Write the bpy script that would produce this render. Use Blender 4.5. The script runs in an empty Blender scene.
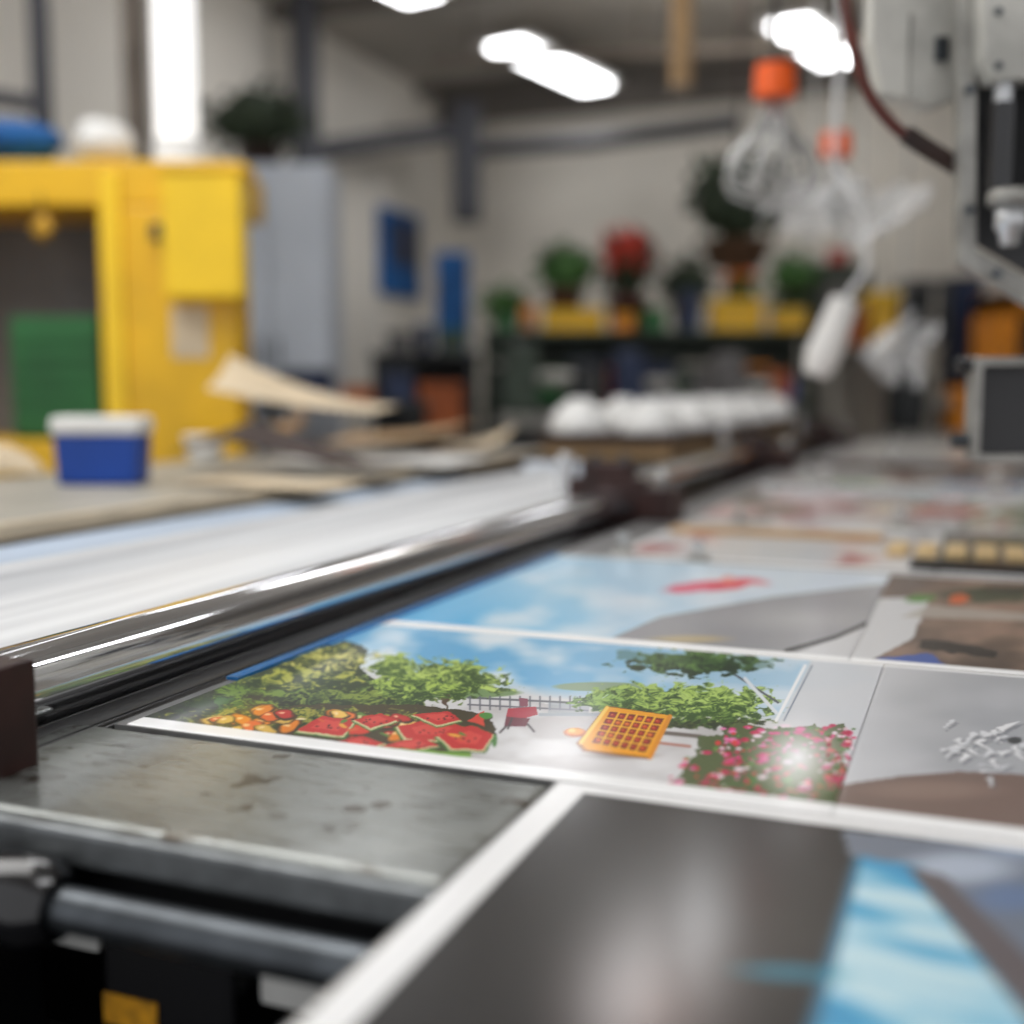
import bpy, math, random
import numpy as np
from mathutils import Vector, Matrix
random.seed(4)
C = bpy.context.scene.collection
bpy.context.scene.view_settings.view_transform='Standard'
FPX = 1171.0
PITCH = math.atan(122/FPX)
SP, CP = math.sin(PITCH), math.cos(PITCH)
CAMZ = 1.2
TH = math.radians(21.7)
RT = Matrix.Rotation(-TH, 4, 'Z')          # room frame: local (v, u, z) -> world
ID = Matrix.Identity(4)

def ray(px, py):
    a, b = (px-512)/FPX, (512-py)/FPX
    return Vector((a, CP+b*SP, b*CP-SP))
def on_z(px, py, z):
    r = ray(px, py); t = (z-CAMZ)/r.z
    return Vector((r.x*t, r.y*t, z))
def at_y(px, py, Y):
    r = ray(px, py); t = Y/r.y
    return Vector((r.x*t, Y, CAMZ+r.z*t))
def W(v, u, z): return RT @ Vector((v, u, z))
def inv(p): return RT.inverted() @ p

def lin(c):
    out = []
    for x in c[:3]:
        x = x/255.0
        out.append(x/12.92 if x <= .04045 else ((x+.055)/1.055)**2.4)
    return out

# ------------------------------------------------------------------ materials
def mk(name, col, rough=.5, metal=0.0, var=.12, scale=6.0, stretch=(1,1,1), bump=0.0, coat=0.0, emit=0.0, alpha=1.0, col2=None, trans=0.0, lo=.35, hi=.65):
    m = bpy.data.materials.new(name); m.use_nodes = True
    n, l = m.node_tree.nodes, m.node_tree.links
    b = n['Principled BSDF']
    tc = n.new('ShaderNodeTexCoord'); mp = n.new('ShaderNodeMapping'); mp.inputs['Scale'].default_value = stretch
    nz = n.new('ShaderNodeTexNoise'); nz.inputs['Scale'].default_value = scale; nz.inputs['Detail'].default_value = 4
    l.new(tc.outputs['Object'], mp.inputs['Vector']); l.new(mp.outputs['Vector'], nz.inputs['Vector'])
    cr = n.new('ShaderNodeValToRGB')
    c = lin(col)
    c2 = lin(col2) if col2 else [x*(1-var*2) for x in c]
    cr.color_ramp.elements[0].position = lo; cr.color_ramp.elements[1].position = hi
    cr.color_ramp.elements[0].color = (*c2, 1)
    cr.color_ramp.elements[1].color = (*c, 1)
    l.new(nz.outputs['Fac'], cr.inputs['Fac']); l.new(cr.outputs['Color'], b.inputs['Base Color'])
    b.inputs['Roughness'].default_value = rough; b.inputs['Metallic'].default_value = metal
    b.inputs['Coat Weight'].default_value = coat; b.inputs['Coat Roughness'].default_value = .1
    b.inputs['Transmission Weight'].default_value = trans
    b.inputs['Alpha'].default_value = alpha
    if emit:
        l.new(cr.outputs['Color'], b.inputs['Emission Color']); b.inputs['Emission Strength'].default_value = emit
    if bump:
        bp = n.new('ShaderNodeBump'); bp.inputs['Strength'].default_value = bump; bp.inputs['Distance'].default_value = .01
        l.new(nz.outputs['Fac'], bp.inputs['Height']); l.new(bp.outputs['Normal'], b.inputs['Normal'])
    return m
def mk_print(name, rough=.2, coat=.5):
    m = bpy.data.materials.new(name); m.use_nodes = True
    n, l = m.node_tree.nodes, m.node_tree.links
    b = n['Principled BSDF']
    a = n.new('ShaderNodeAttribute'); a.attribute_name = 'Col'
    l.new(a.outputs['Color'], b.inputs['Base Color'])
    b.inputs['Roughness'].default_value = .5; b.inputs['Specular IOR Level'].default_value=.2
    b.inputs['Coat Weight'].default_value = coat; b.inputs['Coat Roughness'].default_value = rough
    return m
def worn_plate():
    m=mk('worn_steel_plate',(160,163,159),.25,.55,scale=5,col2=(120,123,121),bump=.02)
    n,l=m.node_tree.nodes,m.node_tree.links; b=n['Principled BSDF']
    cr=[x for x in n if x.type=='VALTORGB'][0]
    tc=[x for x in n if x.type=='TEX_COORD'][0]
    mp=n.new('ShaderNodeMapping'); mp.inputs['Scale'].default_value=(5,50,6); mp.inputs['Rotation'].default_value=(0,0,.15)
    n2=n.new('ShaderNodeTexNoise'); n2.inputs['Scale'].default_value=5; n2.inputs['Detail'].default_value=7
    l.new(tc.outputs['Object'],mp.inputs['Vector']); l.new(mp.outputs['Vector'],n2.inputs['Vector'])
    c2=n.new('ShaderNodeValToRGB'); c2.color_ramp.elements[0].position=.34; c2.color_ramp.elements[1].position=.46
    c2.color_ramp.elements[0].color=(.4,.36,.31,1); c2.color_ramp.elements[1].color=(1,1,1,1)
    n3=n.new('ShaderNodeTexNoise'); n3.inputs['Scale'].default_value=34; n3.inputs['Detail'].default_value=4
    l.new(tc.outputs['Object'],n3.inputs['Vector'])
    c3=n.new('ShaderNodeValToRGB'); c3.color_ramp.elements[0].position=.31; c3.color_ramp.elements[1].position=.37
    c3.color_ramp.elements[0].color=(.28,.22,.17,1); c3.color_ramp.elements[1].color=(1,1,1,1)
    l.new(n2.outputs['Fac'],c2.inputs['Fac']); l.new(n3.outputs['Fac'],c3.inputs['Fac'])
    def mul(a,bb):
        x=n.new('ShaderNodeMix'); x.data_type='RGBA'; x.blend_type='MULTIPLY'; x.inputs[0].default_value=1
        l.new(a,x.inputs[6]); l.new(bb,x.inputs[7]); return x.outputs[2]
    l.new(mul(mul(cr.outputs['Color'],c2.outputs['Color']),c3.outputs['Color']),b.inputs['Base Color'])
    return m
M = dict(
 print=mk_print('glossy_print', .14, .8), print2=mk_print('satin_print', .18, 1.0),
 wall=mk('grey_white_wall_paint', (234,229,219), .8, var=.06, scale=.8),
 wall_b=mk('back_wall_paint', (228,222,210), .8, var=.07, scale=.8),
 ceil=mk('ceiling_paint', (184,179,171), .85, var=.12, scale=.6),
 beam=mk('beam_paint', (116,110,104), .7, var=.12, scale=2),
 floor=mk('concrete_floor', (110,106,100), .5, var=.15, scale=2),
 chrome=mk('polished_chrome', (242,243,247), .075, .95, var=.05, scale=60, stretch=(1,.02,1)),
 dchrome=mk('dark_steel_roller', (140,138,142), .15, .95, var=.2, scale=30, stretch=(1,.05,1)),
 black=mk('black_rubber', (12,11,13), .25, var=.2, scale=15),
 plate=worn_plate(),
 palebar=mk('pale_painted_bar', (226,226,222), .5, var=.1, scale=12),
 lip=mk('dull_steel_lip', (126,130,132), .33, .6, var=.2, scale=25),
 rod=mk('grey_steel_rod', (90,95,100), .3, .75, var=.2, scale=25),
 frame=mk('dark_machine_frame', (22,22,25), .5, .2, var=.25, scale=12),
 maroon=mk('maroon_cast_iron', (54,26,22), .5, .1, var=.25, scale=18),
 bed=mk('pale_bed_steel', (120,120,120), .4, .3, var=.1, scale=10),
 web=mk('streaked_pale_paper_web', (228,230,232), .5, .0, var=.2, scale=4, stretch=(6,.15,1), col2=(172,174,178)),
 webblue=mk('pale_blue_sheet', (180,196,216), .5, var=.08, scale=4, stretch=(4,.5,1)),
 alu=mk('brushed_aluminium', (215,216,218), .25, .6, var=.08, scale=14, stretch=(4,.2,1)),
 yellow=mk('yellow_machine_paint', (244,190,6), .38, var=.1, scale=4, coat=.2),
 yellow2=mk('bright_yellow_paint', (252,208,26), .35, var=.05, scale=4, coat=.2),
 ygrey=mk('grey_inner_panel', (112,110,110), .6, var=.15, scale=3),
 dkgrey=mk('dark_grey_backing', (58,58,60), .5, var=.2, scale=3),
 green=mk('green_plastic', (38,108,54), .5, var=.15, scale=5),
 blue=mk('blue_plastic', (12,70,166), .4, var=.12, scale=6),
 bluecloth=mk('blue_cloth', (14,100,174), .7, var=.25, scale=8),
 bluerefl=mk('painted_blue_reflection', (40,120,190), .15, var=.15, scale=9, coat=.5),
 navy=mk('navy_plastic', (40,56,92), .5, var=.2, scale=6),
 white=mk('white_plastic', (236,235,232), .4, var=.04, scale=6),
 porcelain=mk('white_glazed', (243,243,241), .25, var=.03, scale=6, coat=.3),
 glow=mk('white_duct_added_glow', (250,250,250), .3, var=.03, scale=2, emit=.8),
 kraft=mk('kraft_paper', (190,156,114), .7, var=.12, scale=7, bump=.1),
 kraft2=mk('pale_kraft_paper', (226,207,177), .7, var=.1, scale=7, bump=.1),
 dkbrown=mk('dark_brown_board', (56,34,26), .6, var=.25, scale=9),
 wood=mk('pale_wood', (222,192,140), .5, var=.12, scale=6, stretch=(1,12,1)),
 worktop=mk('grey_worktop', (170,166,156), .5, var=.12, scale=5),
 dshelf=mk('dark_shelf_paint', (42,46,49), .55, var=.25, scale=5),
 dgreen=mk('dark_grey_green', (66,80,68), .55, var=.3, scale=5),
 cabinet=mk('pale_grey_cabinet', (200,207,217), .5, var=.07, scale=2),
 column=mk('dark_column_paint', (68,69,76), .6, var=.15, scale=3),
 brownpipe=mk('brown_pipe', (112,102,92), .6, var=.15, scale=6),
 orange=mk('orange_plastic', (246,96,10), .4, var=.08, scale=8),
 amber=mk('amber_machine_paint', (244,150,24), .4, var=.15, scale=4),
 orangebox=mk('orange_brown_box', (180,94,46), .6, var=.15, scale=6),
 red=mk('red_petals', (222,46,22), .6, var=.2, scale=30),
 redp=mk('red_plastic', (196,44,32), .5, var=.15, scale=6),
 leaf=mk('green_leaves', (66,116,46), .6, var=.3, scale=14),
 dleaf=mk('dark_leaves', (46,62,38), .7, var=.3, scale=14),
 pot=mk('maroon_pot', (90,34,38), .5, var=.15, scale=9),
 brownbasket=mk('brown_basket', (108,78,54), .8, var=.3, scale=25),
 clear=mk('clear_plastic', (252,253,254), .15, var=.03, scale=10, alpha=.55, coat=.5),
 wire=mk('silver_wire', (206,206,204), .25, .5, var=.1, scale=10),
 cable=mk('rust_brown_cable', (96,36,22), .45, var=.2, scale=16),
 offwhite=mk('off_white_housing', (202,200,192), .42, var=.16, scale=9, bump=.05),
 midgrey=mk('grey_bracket_metal', (170,168,162), .35, .4, var=.2, scale=14),
 blackp=mk('black_plastic', (14,14,18), .22, var=.2, scale=9, coat=.5),
 tube=mk('fluorescent_diffuser', (253,253,255), .5, var=0, scale=1, emit=9.5),
 sticker=mk('yellow_sticker', (226,160,20), .5, var=.25, scale=60),
 purple=mk('olive_tub', (98,102,64), .5, var=.15, scale=8),
 brass=mk('brass', (196,150,50), .35, .6, var=.15, scale=20),
)

# ------------------------------------------------------------------ geometry
class MB:
    def __init__(s, M=ID): s.v=[]; s.f=[]; s.sm=[]; s.M=M
    def add(s, vs, fs, sm=False):
        o=len(s.v); s.v += [s.M @ Vector(p) for p in vs]
        s.f += [[i+o for i in f] for f in fs]; s.sm += [sm]*len(fs); return s
    def box(s, x0,x1,y0,y1,z0,z1):
        vs=[(x,y,z) for z in (z0,z1) for y in (y0,y1) for x in (x0,x1)]
        return s.add(vs, [(0,2,3,1),(4,5,7,6),(0,1,5,4),(2,6,7,3),(0,4,6,2),(1,3,7,5)])
    def prism(s, pts, axis_vec):
        n=len(pts); a=Vector(axis_vec)
        vs=[Vector(p) for p in pts]+[Vector(p)+a for p in pts]
        fs=[list(range(n))[::-1], list(range(n,2*n))]+[(i,(i+1)%n,(i+1)%n+n,i+n) for i in range(n)]
        return s.add(vs, fs)
    def tube(s, pts, r, n=12, caps=True, closed=False):
        pts=[Vector(p) for p in pts]; k=len(pts)
        rs = r if isinstance(r,(list,tuple)) else [r]*k
        vs=[]; up=None
        for i,p in enumerate(pts):
            a=pts[(i+1)%k] if (closed or i<k-1) else p; b=pts[i-1] if (closed or i>0) else p
            d=(a-b).normalized()
            if up is None:
                up = Vector((0,0,1)) if abs(d.z)<.9 else Vector((0,1,0))
            x=d.cross(up).normalized(); y=x.cross(d).normalized(); up=y
            for j in range(n):
                t=2*math.pi*j/n; vs.append(p+(x*math.cos(t)+y*math.sin(t))*rs[i])
        fs=[]
        for i in range(k if closed else k-1):
            for j in range(n):
                a=i*n+j; b=i*n+(j+1)%n; c=((i+1)%k)*n+(j+1)%n; d=((i+1)%k)*n+j
                fs.append((a,b,c,d))
        s.add(vs, fs, True)
        if caps and not closed:
            s.add(vs[:n], [list(range(n))[::-1]]); s.add(vs[-n:], [list(range(n))])
        return s
    def cyl(s,p0,p1,r,n=24,r1=None): return s.tube([p0,p1],[r,r if r1 is None else r1],n)
    def lathe(s, prof, c=(0,0,0), n=24, axis='z'):
        vs=[]; k=len(prof); c=Vector(c)
        for r,h in prof:
            for j in range(n):
                t=2*math.pi*j/n
                vs.append(c+Vector((r*math.cos(t), r*math.sin(t), h)))
        fs=[(i*n+j, i*n+(j+1)%n, (i+1)*n+(j+1)%n, (i+1)*n+j) for i in range(k-1) for j in range(n)]
        return s.add(vs, fs, True)
    def blob(s, c, r, n=16, rough=.0, seed=0, sq=1.0):
        rnd=random.Random(seed); ph=[rnd.uniform(0,6.28) for _ in range(6)]
        c=Vector(c); vs=[]; m=n//2
        for i in range(m+1):
            a=math.pi*i/m
            for j in range(n):
                b=2*math.pi*j/n
                d=Vector((math.sin(a)*math.cos(b), math.sin(a)*math.sin(b), math.cos(a)))
                k=1+rough*(math.sin(3*d.x*2+ph[0])+math.sin(4*d.y*2+ph[1])+math.sin(5*d.z+ph[2])+.6*math.sin(9*d.x+ph[3]+7*d.z))
                vs.append(c+Vector((d.x*r[0]*k, d.y*r[1]*k, d.z*r[2]*k)))
        fs=[(i*n+j,(i+1)*n+j,(i+1)*n+(j+1)%n,i*n+(j+1)%n) for i in range(m) for j in range(n)]
        return s.add(vs, fs, True)
    def grid(s, fn, nx, ny):
        vs=[fn(i/nx, j/ny) for j in range(ny+1) for i in range(nx+1)]
        w=nx+1
        fs=[(j*w+i, j*w+i+1,(j+1)*w+i+1,(j+1)*w+i) for j in range(ny) for i in range(nx)]
        return s.add(vs, fs, True)
    def leaves(s, c, r, n, size, seed=0, shell=.35):
        rnd=random.Random(seed); c=Vector(c)
        for _ in range(n):
            d=Vector((rnd.gauss(0,1),rnd.gauss(0,1),rnd.gauss(0,1))).normalized()
            k=rnd.uniform(shell,1)
            p=c+Vector((d.x*r[0],d.y*r[1],d.z*r[2]))*k
            a=Vector((rnd.gauss(0,1),rnd.gauss(0,1),rnd.gauss(0,1))).normalized()
            b=a.cross(d); b = b.normalized() if b.length>.01 else Vector((1,0,0))
            q=(d*.5+a).normalized()*size*rnd.uniform(.7,1.3); w=b*size*.35
            s.add([p,p+q*.5+w,p+q,p+q*.5-w],[(0,1,2,3)])
        return s

ROOTM={}
def root(name, label, cat, loc=(0,0,0), rz=0.0, group=None):
    o=bpy.data.objects.new(name,None); C.objects.link(o); o.location=loc; o.rotation_euler=(0,0,rz)
    o.empty_display_size=.05
    o['label']=label; o['category']=cat
    if group: o['group']=group
    ROOTM[o]=Matrix.Translation(Vector(loc))@Matrix.Rotation(rz,4,'Z')
    return o
def build(mb, name, mat, parent=None, bevel=0, solid=0, base=None, sub=0):
    me=bpy.data.meshes.new(name)
    if parent is not None and parent in ROOTM: Mi=ROOTM[parent].inverted(); PM=ROOTM[parent]
    elif base is not None: PM=Matrix.Translation(Vector(base)); Mi=PM.inverted()
    else: PM=ID; Mi=ID
    me.from_pydata([Mi@p for p in mb.v],[],mb.f); me.validate()
    if len(me.polygons)==len(mb.sm): me.polygons.foreach_set('use_smooth', mb.sm)
    me.materials.append(mat)
    o=bpy.data.objects.new(name,me); C.objects.link(o)
    if parent is not None: o.parent=parent; ROOTM[o]=PM
    elif base is not None: o.location=base
    if parent is None: ROOTM[o]=PM
    if solid:
        q=o.modifiers.new('thickness','SOLIDIFY'); q.thickness=solid; q.offset=0
    if bevel:
        q=o.modifiers.new('bevel','BEVEL'); q.width=bevel; q.segments=2; q.limit_method='ANGLE'; q.angle_limit=math.radians(40)
    if sub:
        q=o.modifiers.new('sub','SUBSURF'); q.levels=sub; q.render_levels=sub
    return o
def tag(o,label,cat,group=None):
    o['label']=label; o['category']=cat
    if group: o['group']=group
    return o
def struct(mb,name,mat):
    o=build(mb,name,mat); o['kind']='structure'; return o
def dup(r, loc, rz, label, group=None, scale=1):
    q=r.copy(); C.objects.link(q); q.location=loc; q.rotation_euler=(0,0,rz); q['label']=label; q.scale=(scale,)*3
    if group: q['group']=group
    for ch in list(r.children):
        c=ch.copy(); C.objects.link(c); c.parent=q
        for g in list(ch.children):
            d=g.copy(); C.objects.link(d); d.parent=c
    return q

# ------------------------------------------------------------------ room
CZ=4.2; VL=-5.3; UB=11.5; VR=5.0; UF=-1.5
struct(MB(RT).box(VL,VR,UF,UB,-.1,0),'floor',M['floor'])
struct(MB(RT).box(VL,VR,UF,UB,CZ,CZ+.1),'ceiling',M['ceil'])
struct(MB(RT).box(VL-.1,VL,UF,UB,0,CZ),'wall_left',M['wall'])
struct(MB(RT).box(VL-.1,VR+.1,UB,UB+.1,0,CZ),'wall_back',M['wall_b'])
struct(MB(RT).box(VR,VR+.1,3,UB,0,CZ),'wall_right',M['wall'])
for i,u in enumerate((8.15,10.75)):
    struct(MB(RT).box(VL,VR,u,u+.14,CZ-.10,CZ),'trim_%d'%(i+1),M['beam'])
struct(MB(RT).box(VL,VR,UB-.25,UB,CZ-.25,CZ),'trim_3',M['beam'])
# ------------------------------------------------------------------ ceiling lights
LA=math.radians(32)
def lamp(px=None,py=None,xy=None,label='',L=1.6):
    p = on_z(px,py,CZ-.2) if xy is None else Vector((xy[0],xy[1],CZ-.2))
    r=root('ceiling_light',label,'ceiling light',(p.x,p.y,CZ-.2),-LA,'fluorescent ceiling lights')
    FM=Matrix.Translation(Vector((p.x,p.y,0)))@Matrix.Rotation(-LA,4,'Z')
    build(MB(FM).box(-.25,.25,-L/2-.03,L/2+.03,CZ-.18,CZ-.145),'housing',M['white'],r,.006)
    build(MB(FM).box(-.15,.15,-L/2,L/2,CZ-.215,CZ-.1805),'diffuser',M['tube'],r)
    for s in (-1,1):
        build(MB(FM).cyl((0,s*L*.35,CZ-.145),(0,s*L*.35,CZ-.001),.012,8),'hanger',M['beam'],r)
lamp(553,68,label='long strip ceiling light over the flower shelf, nearest the middle of the ceiling')
lamp(814,44,label='long strip ceiling light above the orange capped wires',L=1.25)
lamp(352,-36,label='long strip ceiling light cut off by the top edge, left of the middle lamp')
lamp(xy=(.9,6.7),label='long strip ceiling light above the long print bed, second from camera')
lamp(xy=(-2.6,5.2),label='added unseen strip ceiling light above the yellow machine')  # this lamp and those below are out of view, added for reflections
lamp(xy=(-.6,3.4),label='added unseen strip ceiling light above the kraft paper pile')
lamp(xy=(2.4,4.0),label='added unseen strip ceiling light above the right machine head')
lamp(xy=(.3,.6),label='added unseen strip ceiling light over the foreground print')

# ------------------------------------------------------------------ printing machine
pm=root('printing_machine','long flatbed printing machine with chrome rollers, maroon brackets and worn steel feed plate','printing machine',W(-.3,.8,0),-TH)
BZ=.9; VE=.45; UE=7.6; FL=-.29
b=MB(RT); b.box(-.715,VE,.826,UE,.862,BZ); b.box(FL-.003,VE,.05,.826,.862,BZ)
build(b,'bed',M['bed'],pm)
build(MB(RT).box(-.76,FL-.006,.630,.8255,.876,.8975),'feed_plate',M['plate'],pm,.005)
build(MB(RT).box(-.76,FL-.006,.622,.635,.866,.893),'plate_lip',M['lip'],pm,.004)
build(MB(RT).box(-.76,FL-.006,.640,.66,.835,.875),'plate_rail',M['frame'],pm,.003)
build(MB(RT).box(-.9,VE,.80,.82,.25,.86),'apron_panel',M['frame'],pm)
build(MB(RT).box(FL-.012,FL+.01,.05,.80,.25,.86),'side_panel',M['frame'],pm,.002)
build(MB(RT).box(-1.2,-.31,.1,.80,.60,.62),'lower_shelf',M['frame'],pm)
build(MB(RT).cyl((-.57,.60,.848),(FL-.012,.60,.848),.0155,32),'support_rod',M['rod'],pm)
cb=MB(RT); cb.tube([(-.645,.60,.848),(-.625,.60,.848),(-.585,.60,.848),(-.57,.60,.848)],[.028,.032,.032,.022],32)
build(cb,'rod_collar',M['blackp'],pm)
build(MB(RT).box(-.85,-.645,.56,.66,.62,.862),'side_frame',M['frame'],pm,.004)
build(MB(RT).box(-.45,-.33,.655,.68,.775,.800),'slide_block',M['palebar'],pm,.003)
build(MB(RT).box(-.635,-.59,.655,.68,.785,.815),'slide_block',M['palebar'],pm,.003)
mbx=build(MB(RT).box(-.575,-.46,.64,.70,.62,.812),'motor_box',M['blackp'],pm,.006)
build(MB(RT).cyl((-.515,.67,.812),(-.515,.67,.83),.022,20),'motor_cap',M['rod'],mbx,.002)
build(MB(RT).box(-.572,-.525,.6385,.6398,.745,.768),'sticker',M['sticker'],mbx)
# rollers
build(MB(RT).cyl((-.800,.72,.931),(-.800,2.62,.931),.040,80),'chrome_roller',M['chrome'],pm)
build(MB(RT).cyl((-.735,.72,.888),(-.735,2.62,.888),.010,32),'lower_roller',M['black'],pm)
build(MB(RT).box(-.718,-.7035,1.0,2.0,.9001,.9035),'edge_or_reflection_strip',M['bluerefl'],pm)  # blue print's reflection in the roller, added as a coloured strip
build(MB(RT).cyl((-.80,2.7,.96),(-.80,4.45,.96),.036,28),'chrome_roller',M['chrome'],pm)
build(MB(RT).cyl((-.80,4.6,.95),(-.80,6.55,.95),.028,28),'chrome_roller',M['dchrome'],pm)
build(MB(RT).box(-.9,-.718,.83,7.4,.80,.875),'roller_trough',M['black'],pm)
def bolts(par,pts,ax,r=.009,l=.012):
    for p in pts:
        q=Vector(p)+Vector(ax)*l
        build(MB(RT).cyl(p,q,r,6),'bolt',M['rod'],par)
nb=build(MB(RT).box(-1.0,-.70,.675,.72,.62,.985),'near_bracket',M['maroon'],pm,.004)
bolts(nb,[(-.74,.675,.95),(-.74,.675,.91)],(0,-1,0))
def bracket(u,h):
    b=MB(RT)
    b.box(-.90,-.715,u-.035,u+.035,.90,h-.035); b.box(-.87,-.745,u-.028,u+.028,h-.035,h); b.box(-.90,-.72,u-.04,u+.04,.80,.90)
    br=build(b,'bearing_bracket',M['maroon'],pm,.006)
    bolts(br,[(-.84,u,h),(-.77,u,h)],(0,0,1),.012,.02); bolts(br,[(-.87,u-.036,.93),(-.75,u-.036,.93)],(0,-1,0))
    build(MB(RT).box(-.715,-.64,u-.06,u+.06,.90,.975),'foot_block',M['maroon'],br,.004)
    build(MB(RT).tube([(-.67,u-.03,.975),(-.67,u-.03,.99),(-.67,u-.03,.992),(-.67,u-.03,1.012),(-.67,u-.03,1.016)],[.006,.006,.016,.016,.01],12),'clamp_knob',M['wire'],br)
    build(MB(RT).box(-.93,-.90,u-.02,u+.02,.95,h+.02),'lever',M['alu'],br,.004)
for u,h in ((2.65,1.03),(4.52,1.03),(6.6,1.03)): bracket(u,h)
for v,u in ((-.25,.2),(.38,.2),(.38,3.6),(-.65,3.6),(-.65,7.4),(.38,7.4)):
    build(MB(RT).box(v-.04,v+.04,u-.04,u+.04,0,.862 ),'leg',M['frame'],pm,.004)
build(MB(RT).box(-.66,.4,.9,7.4,.2,.24),'under_shelf',M['frame'],pm)

# infeed table with pale web
wm=root('infeed_table','low steel infeed table covered with a streaked pale paper web, left of the rollers','infeed table',W(-1.2,1.8,0),-TH)
build(MB(RT).box(-1.53,-.945,.3,3.3,.88,.925),'table_body',M['bed'],wm,.01)
def webf(s,t):
    v=-1.26+.39*s
    z=.93+.034*math.exp(-((s-.16)/.12)**2)+.014*math.sin(math.pi*s)+.002*math.sin(9*t+5*s)
    if s>.9: z-=.03*((s-.9)/.1)**2
    return (v,.3+3.0*t,z)
build(MB(RT).grid(webf,40,30),'paper_web',M['web'],wm)
build(MB(RT).grid(lambda s,t:(-1.52+.28*s,.3+3.0*t,.932+.006*math.sin(5*s+3*t)),8,20),'blue_sheet',M['webblue'],wm)
for v,u in ((-1.48,.4),(-.99,.4),(-1.48,3.2),(-.99,3.2)): build(MB(RT).box(v-.03,v+.03,u-.03,u+.03,0,.88),'leg',M['frame'],wm,.003)
build(MB(RT).box(-1.28,-.95,3.3,3.33,.87,.985),'end_guard',M['cabinet'],wm,.01)

# ------------------------------------------------------------------ prints (vertex painted)
def hsh(i,j,s): 
    n=(i*374761393+j*668265263+s*974634777)&0xffffffff
    n=((n^(n>>13))*1274126177)&0xffffffff
    return ((n^(n>>16))&0xffff)/65535.0
def vn(x,y,s=0):
    i=np.floor(x).astype(np.int64); j=np.floor(y).astype(np.int64); fx=x-i; fy=y-j
    fx=fx*fx*(3-2*fx); fy=fy*fy*(3-2*fy)
    return (hsh(i,j,s)*(1-fx)+hsh(i+1,j,s)*fx)*(1-fy)+(hsh(i,j+1,s)*(1-fx)+hsh(i+1,j+1,s)*fx)*fy
def fbm(x,y,s=0,o=3):
    r=0;a=.5;t=0
    for k in range(o): r=r+a*vn(x*2**k,y*2**k,s+k*7); t+=a; a*=.5
    return r/t
class Paint:
    def __init__(s,v,u):
        s.v=v; s.u=u
        X=v*math.cos(TH)+u*math.sin(TH); Y=-v*math.sin(TH)+u*math.cos(TH)
        dz=CAMZ-BZ; t=Y*CP+dz*SP
        s.x=512+FPX*X/t; s.y=512-FPX*(-dz*CP+Y*SP)/t       # design coordinates of the printed picture
        s.x0,s.y0=s.x,s.y
        s.c=np.ones((len(v),3))*235
    def warp(s,ax,ay,f=.05,sd=77):
        s.x=s.x0+ax*(fbm(s.x0*f,s.y0*f*2,sd,3)-.5)*2; s.y=s.y0+ay*(fbm(s.x0*f,s.y0*f*2,sd+9,3)-.5)*2
    def unwarp(s): s.x,s.y=s.x0,s.y0
    def fill(s,m,c):
        m=np.clip(m.astype(float),0,1)[:,None]
        c=np.array(c,float)
        s.c=s.c*(1-m)+c*m
    def poly(s,pts,c,soft=0,a=1):
        m=np.zeros(len(s.x),bool); n=len(pts)
        for i in range(n):
            x0,y0=pts[i]; x1,y1=pts[(i+1)%n]
            if y0==y1: continue
            k=((y0>s.y)!=(y1>s.y)) & (s.x < (x1-x0)*(s.y-y0)/(y1-y0)+x0)
            m^=k
        s.fill(m*a,c); return m
    def ell(s,cx,cy,rx,ry,c,a=1,edge=.15,ang=0):
        dx,dy=s.x-cx,s.y-cy; ca,sa=math.cos(ang),math.sin(ang)
        d=np.sqrt(((dx*ca+dy*sa)/rx)**2+((-dx*sa+dy*ca)/ry)**2)
        s.fill(np.clip((1-d)/edge,0,1)*a,c)
    def line(s,p,q,w,c,a=1):
        px,py=p;qx,qy=q; L2=(qx-px)**2+(qy-py)**2
        t=np.clip(((s.x-px)*(qx-px)+(s.y-py)*(qy-py))/L2,0,1)
        d=np.hypot(s.x-px-t*(qx-px),s.y-py-t*(qy-py)); s.fill(np.clip((w-d)/.8+.5,0,1)*a,c)
    def bush(s,cx,cy,rx,ry,dk,lt,sd=0,f=.22,thr=0):
        d=np.sqrt(((s.x-cx)/rx)**2+((s.y-cy)/ry)**2)
        e=fbm(s.x*.13,s.y*.3,sd,3)
        h=.55*fbm(s.x*f*.42,s.y*f*.95,sd+3,3)+.45*fbm(s.x*f*1.5,s.y*f*2.6,sd+5,2)
        m=np.clip((1.12-d-(e-.35)*1.2)/.15,0,1)
        k=np.clip((h-.38)*3.6+(cy-s.y)/ry*.45,0,1)[:,None]
        col=np.array(dk)*(1-k)+np.array(lt)*k
        m=m[:,None]; s.c=s.c*(1-m)+col*m
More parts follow.
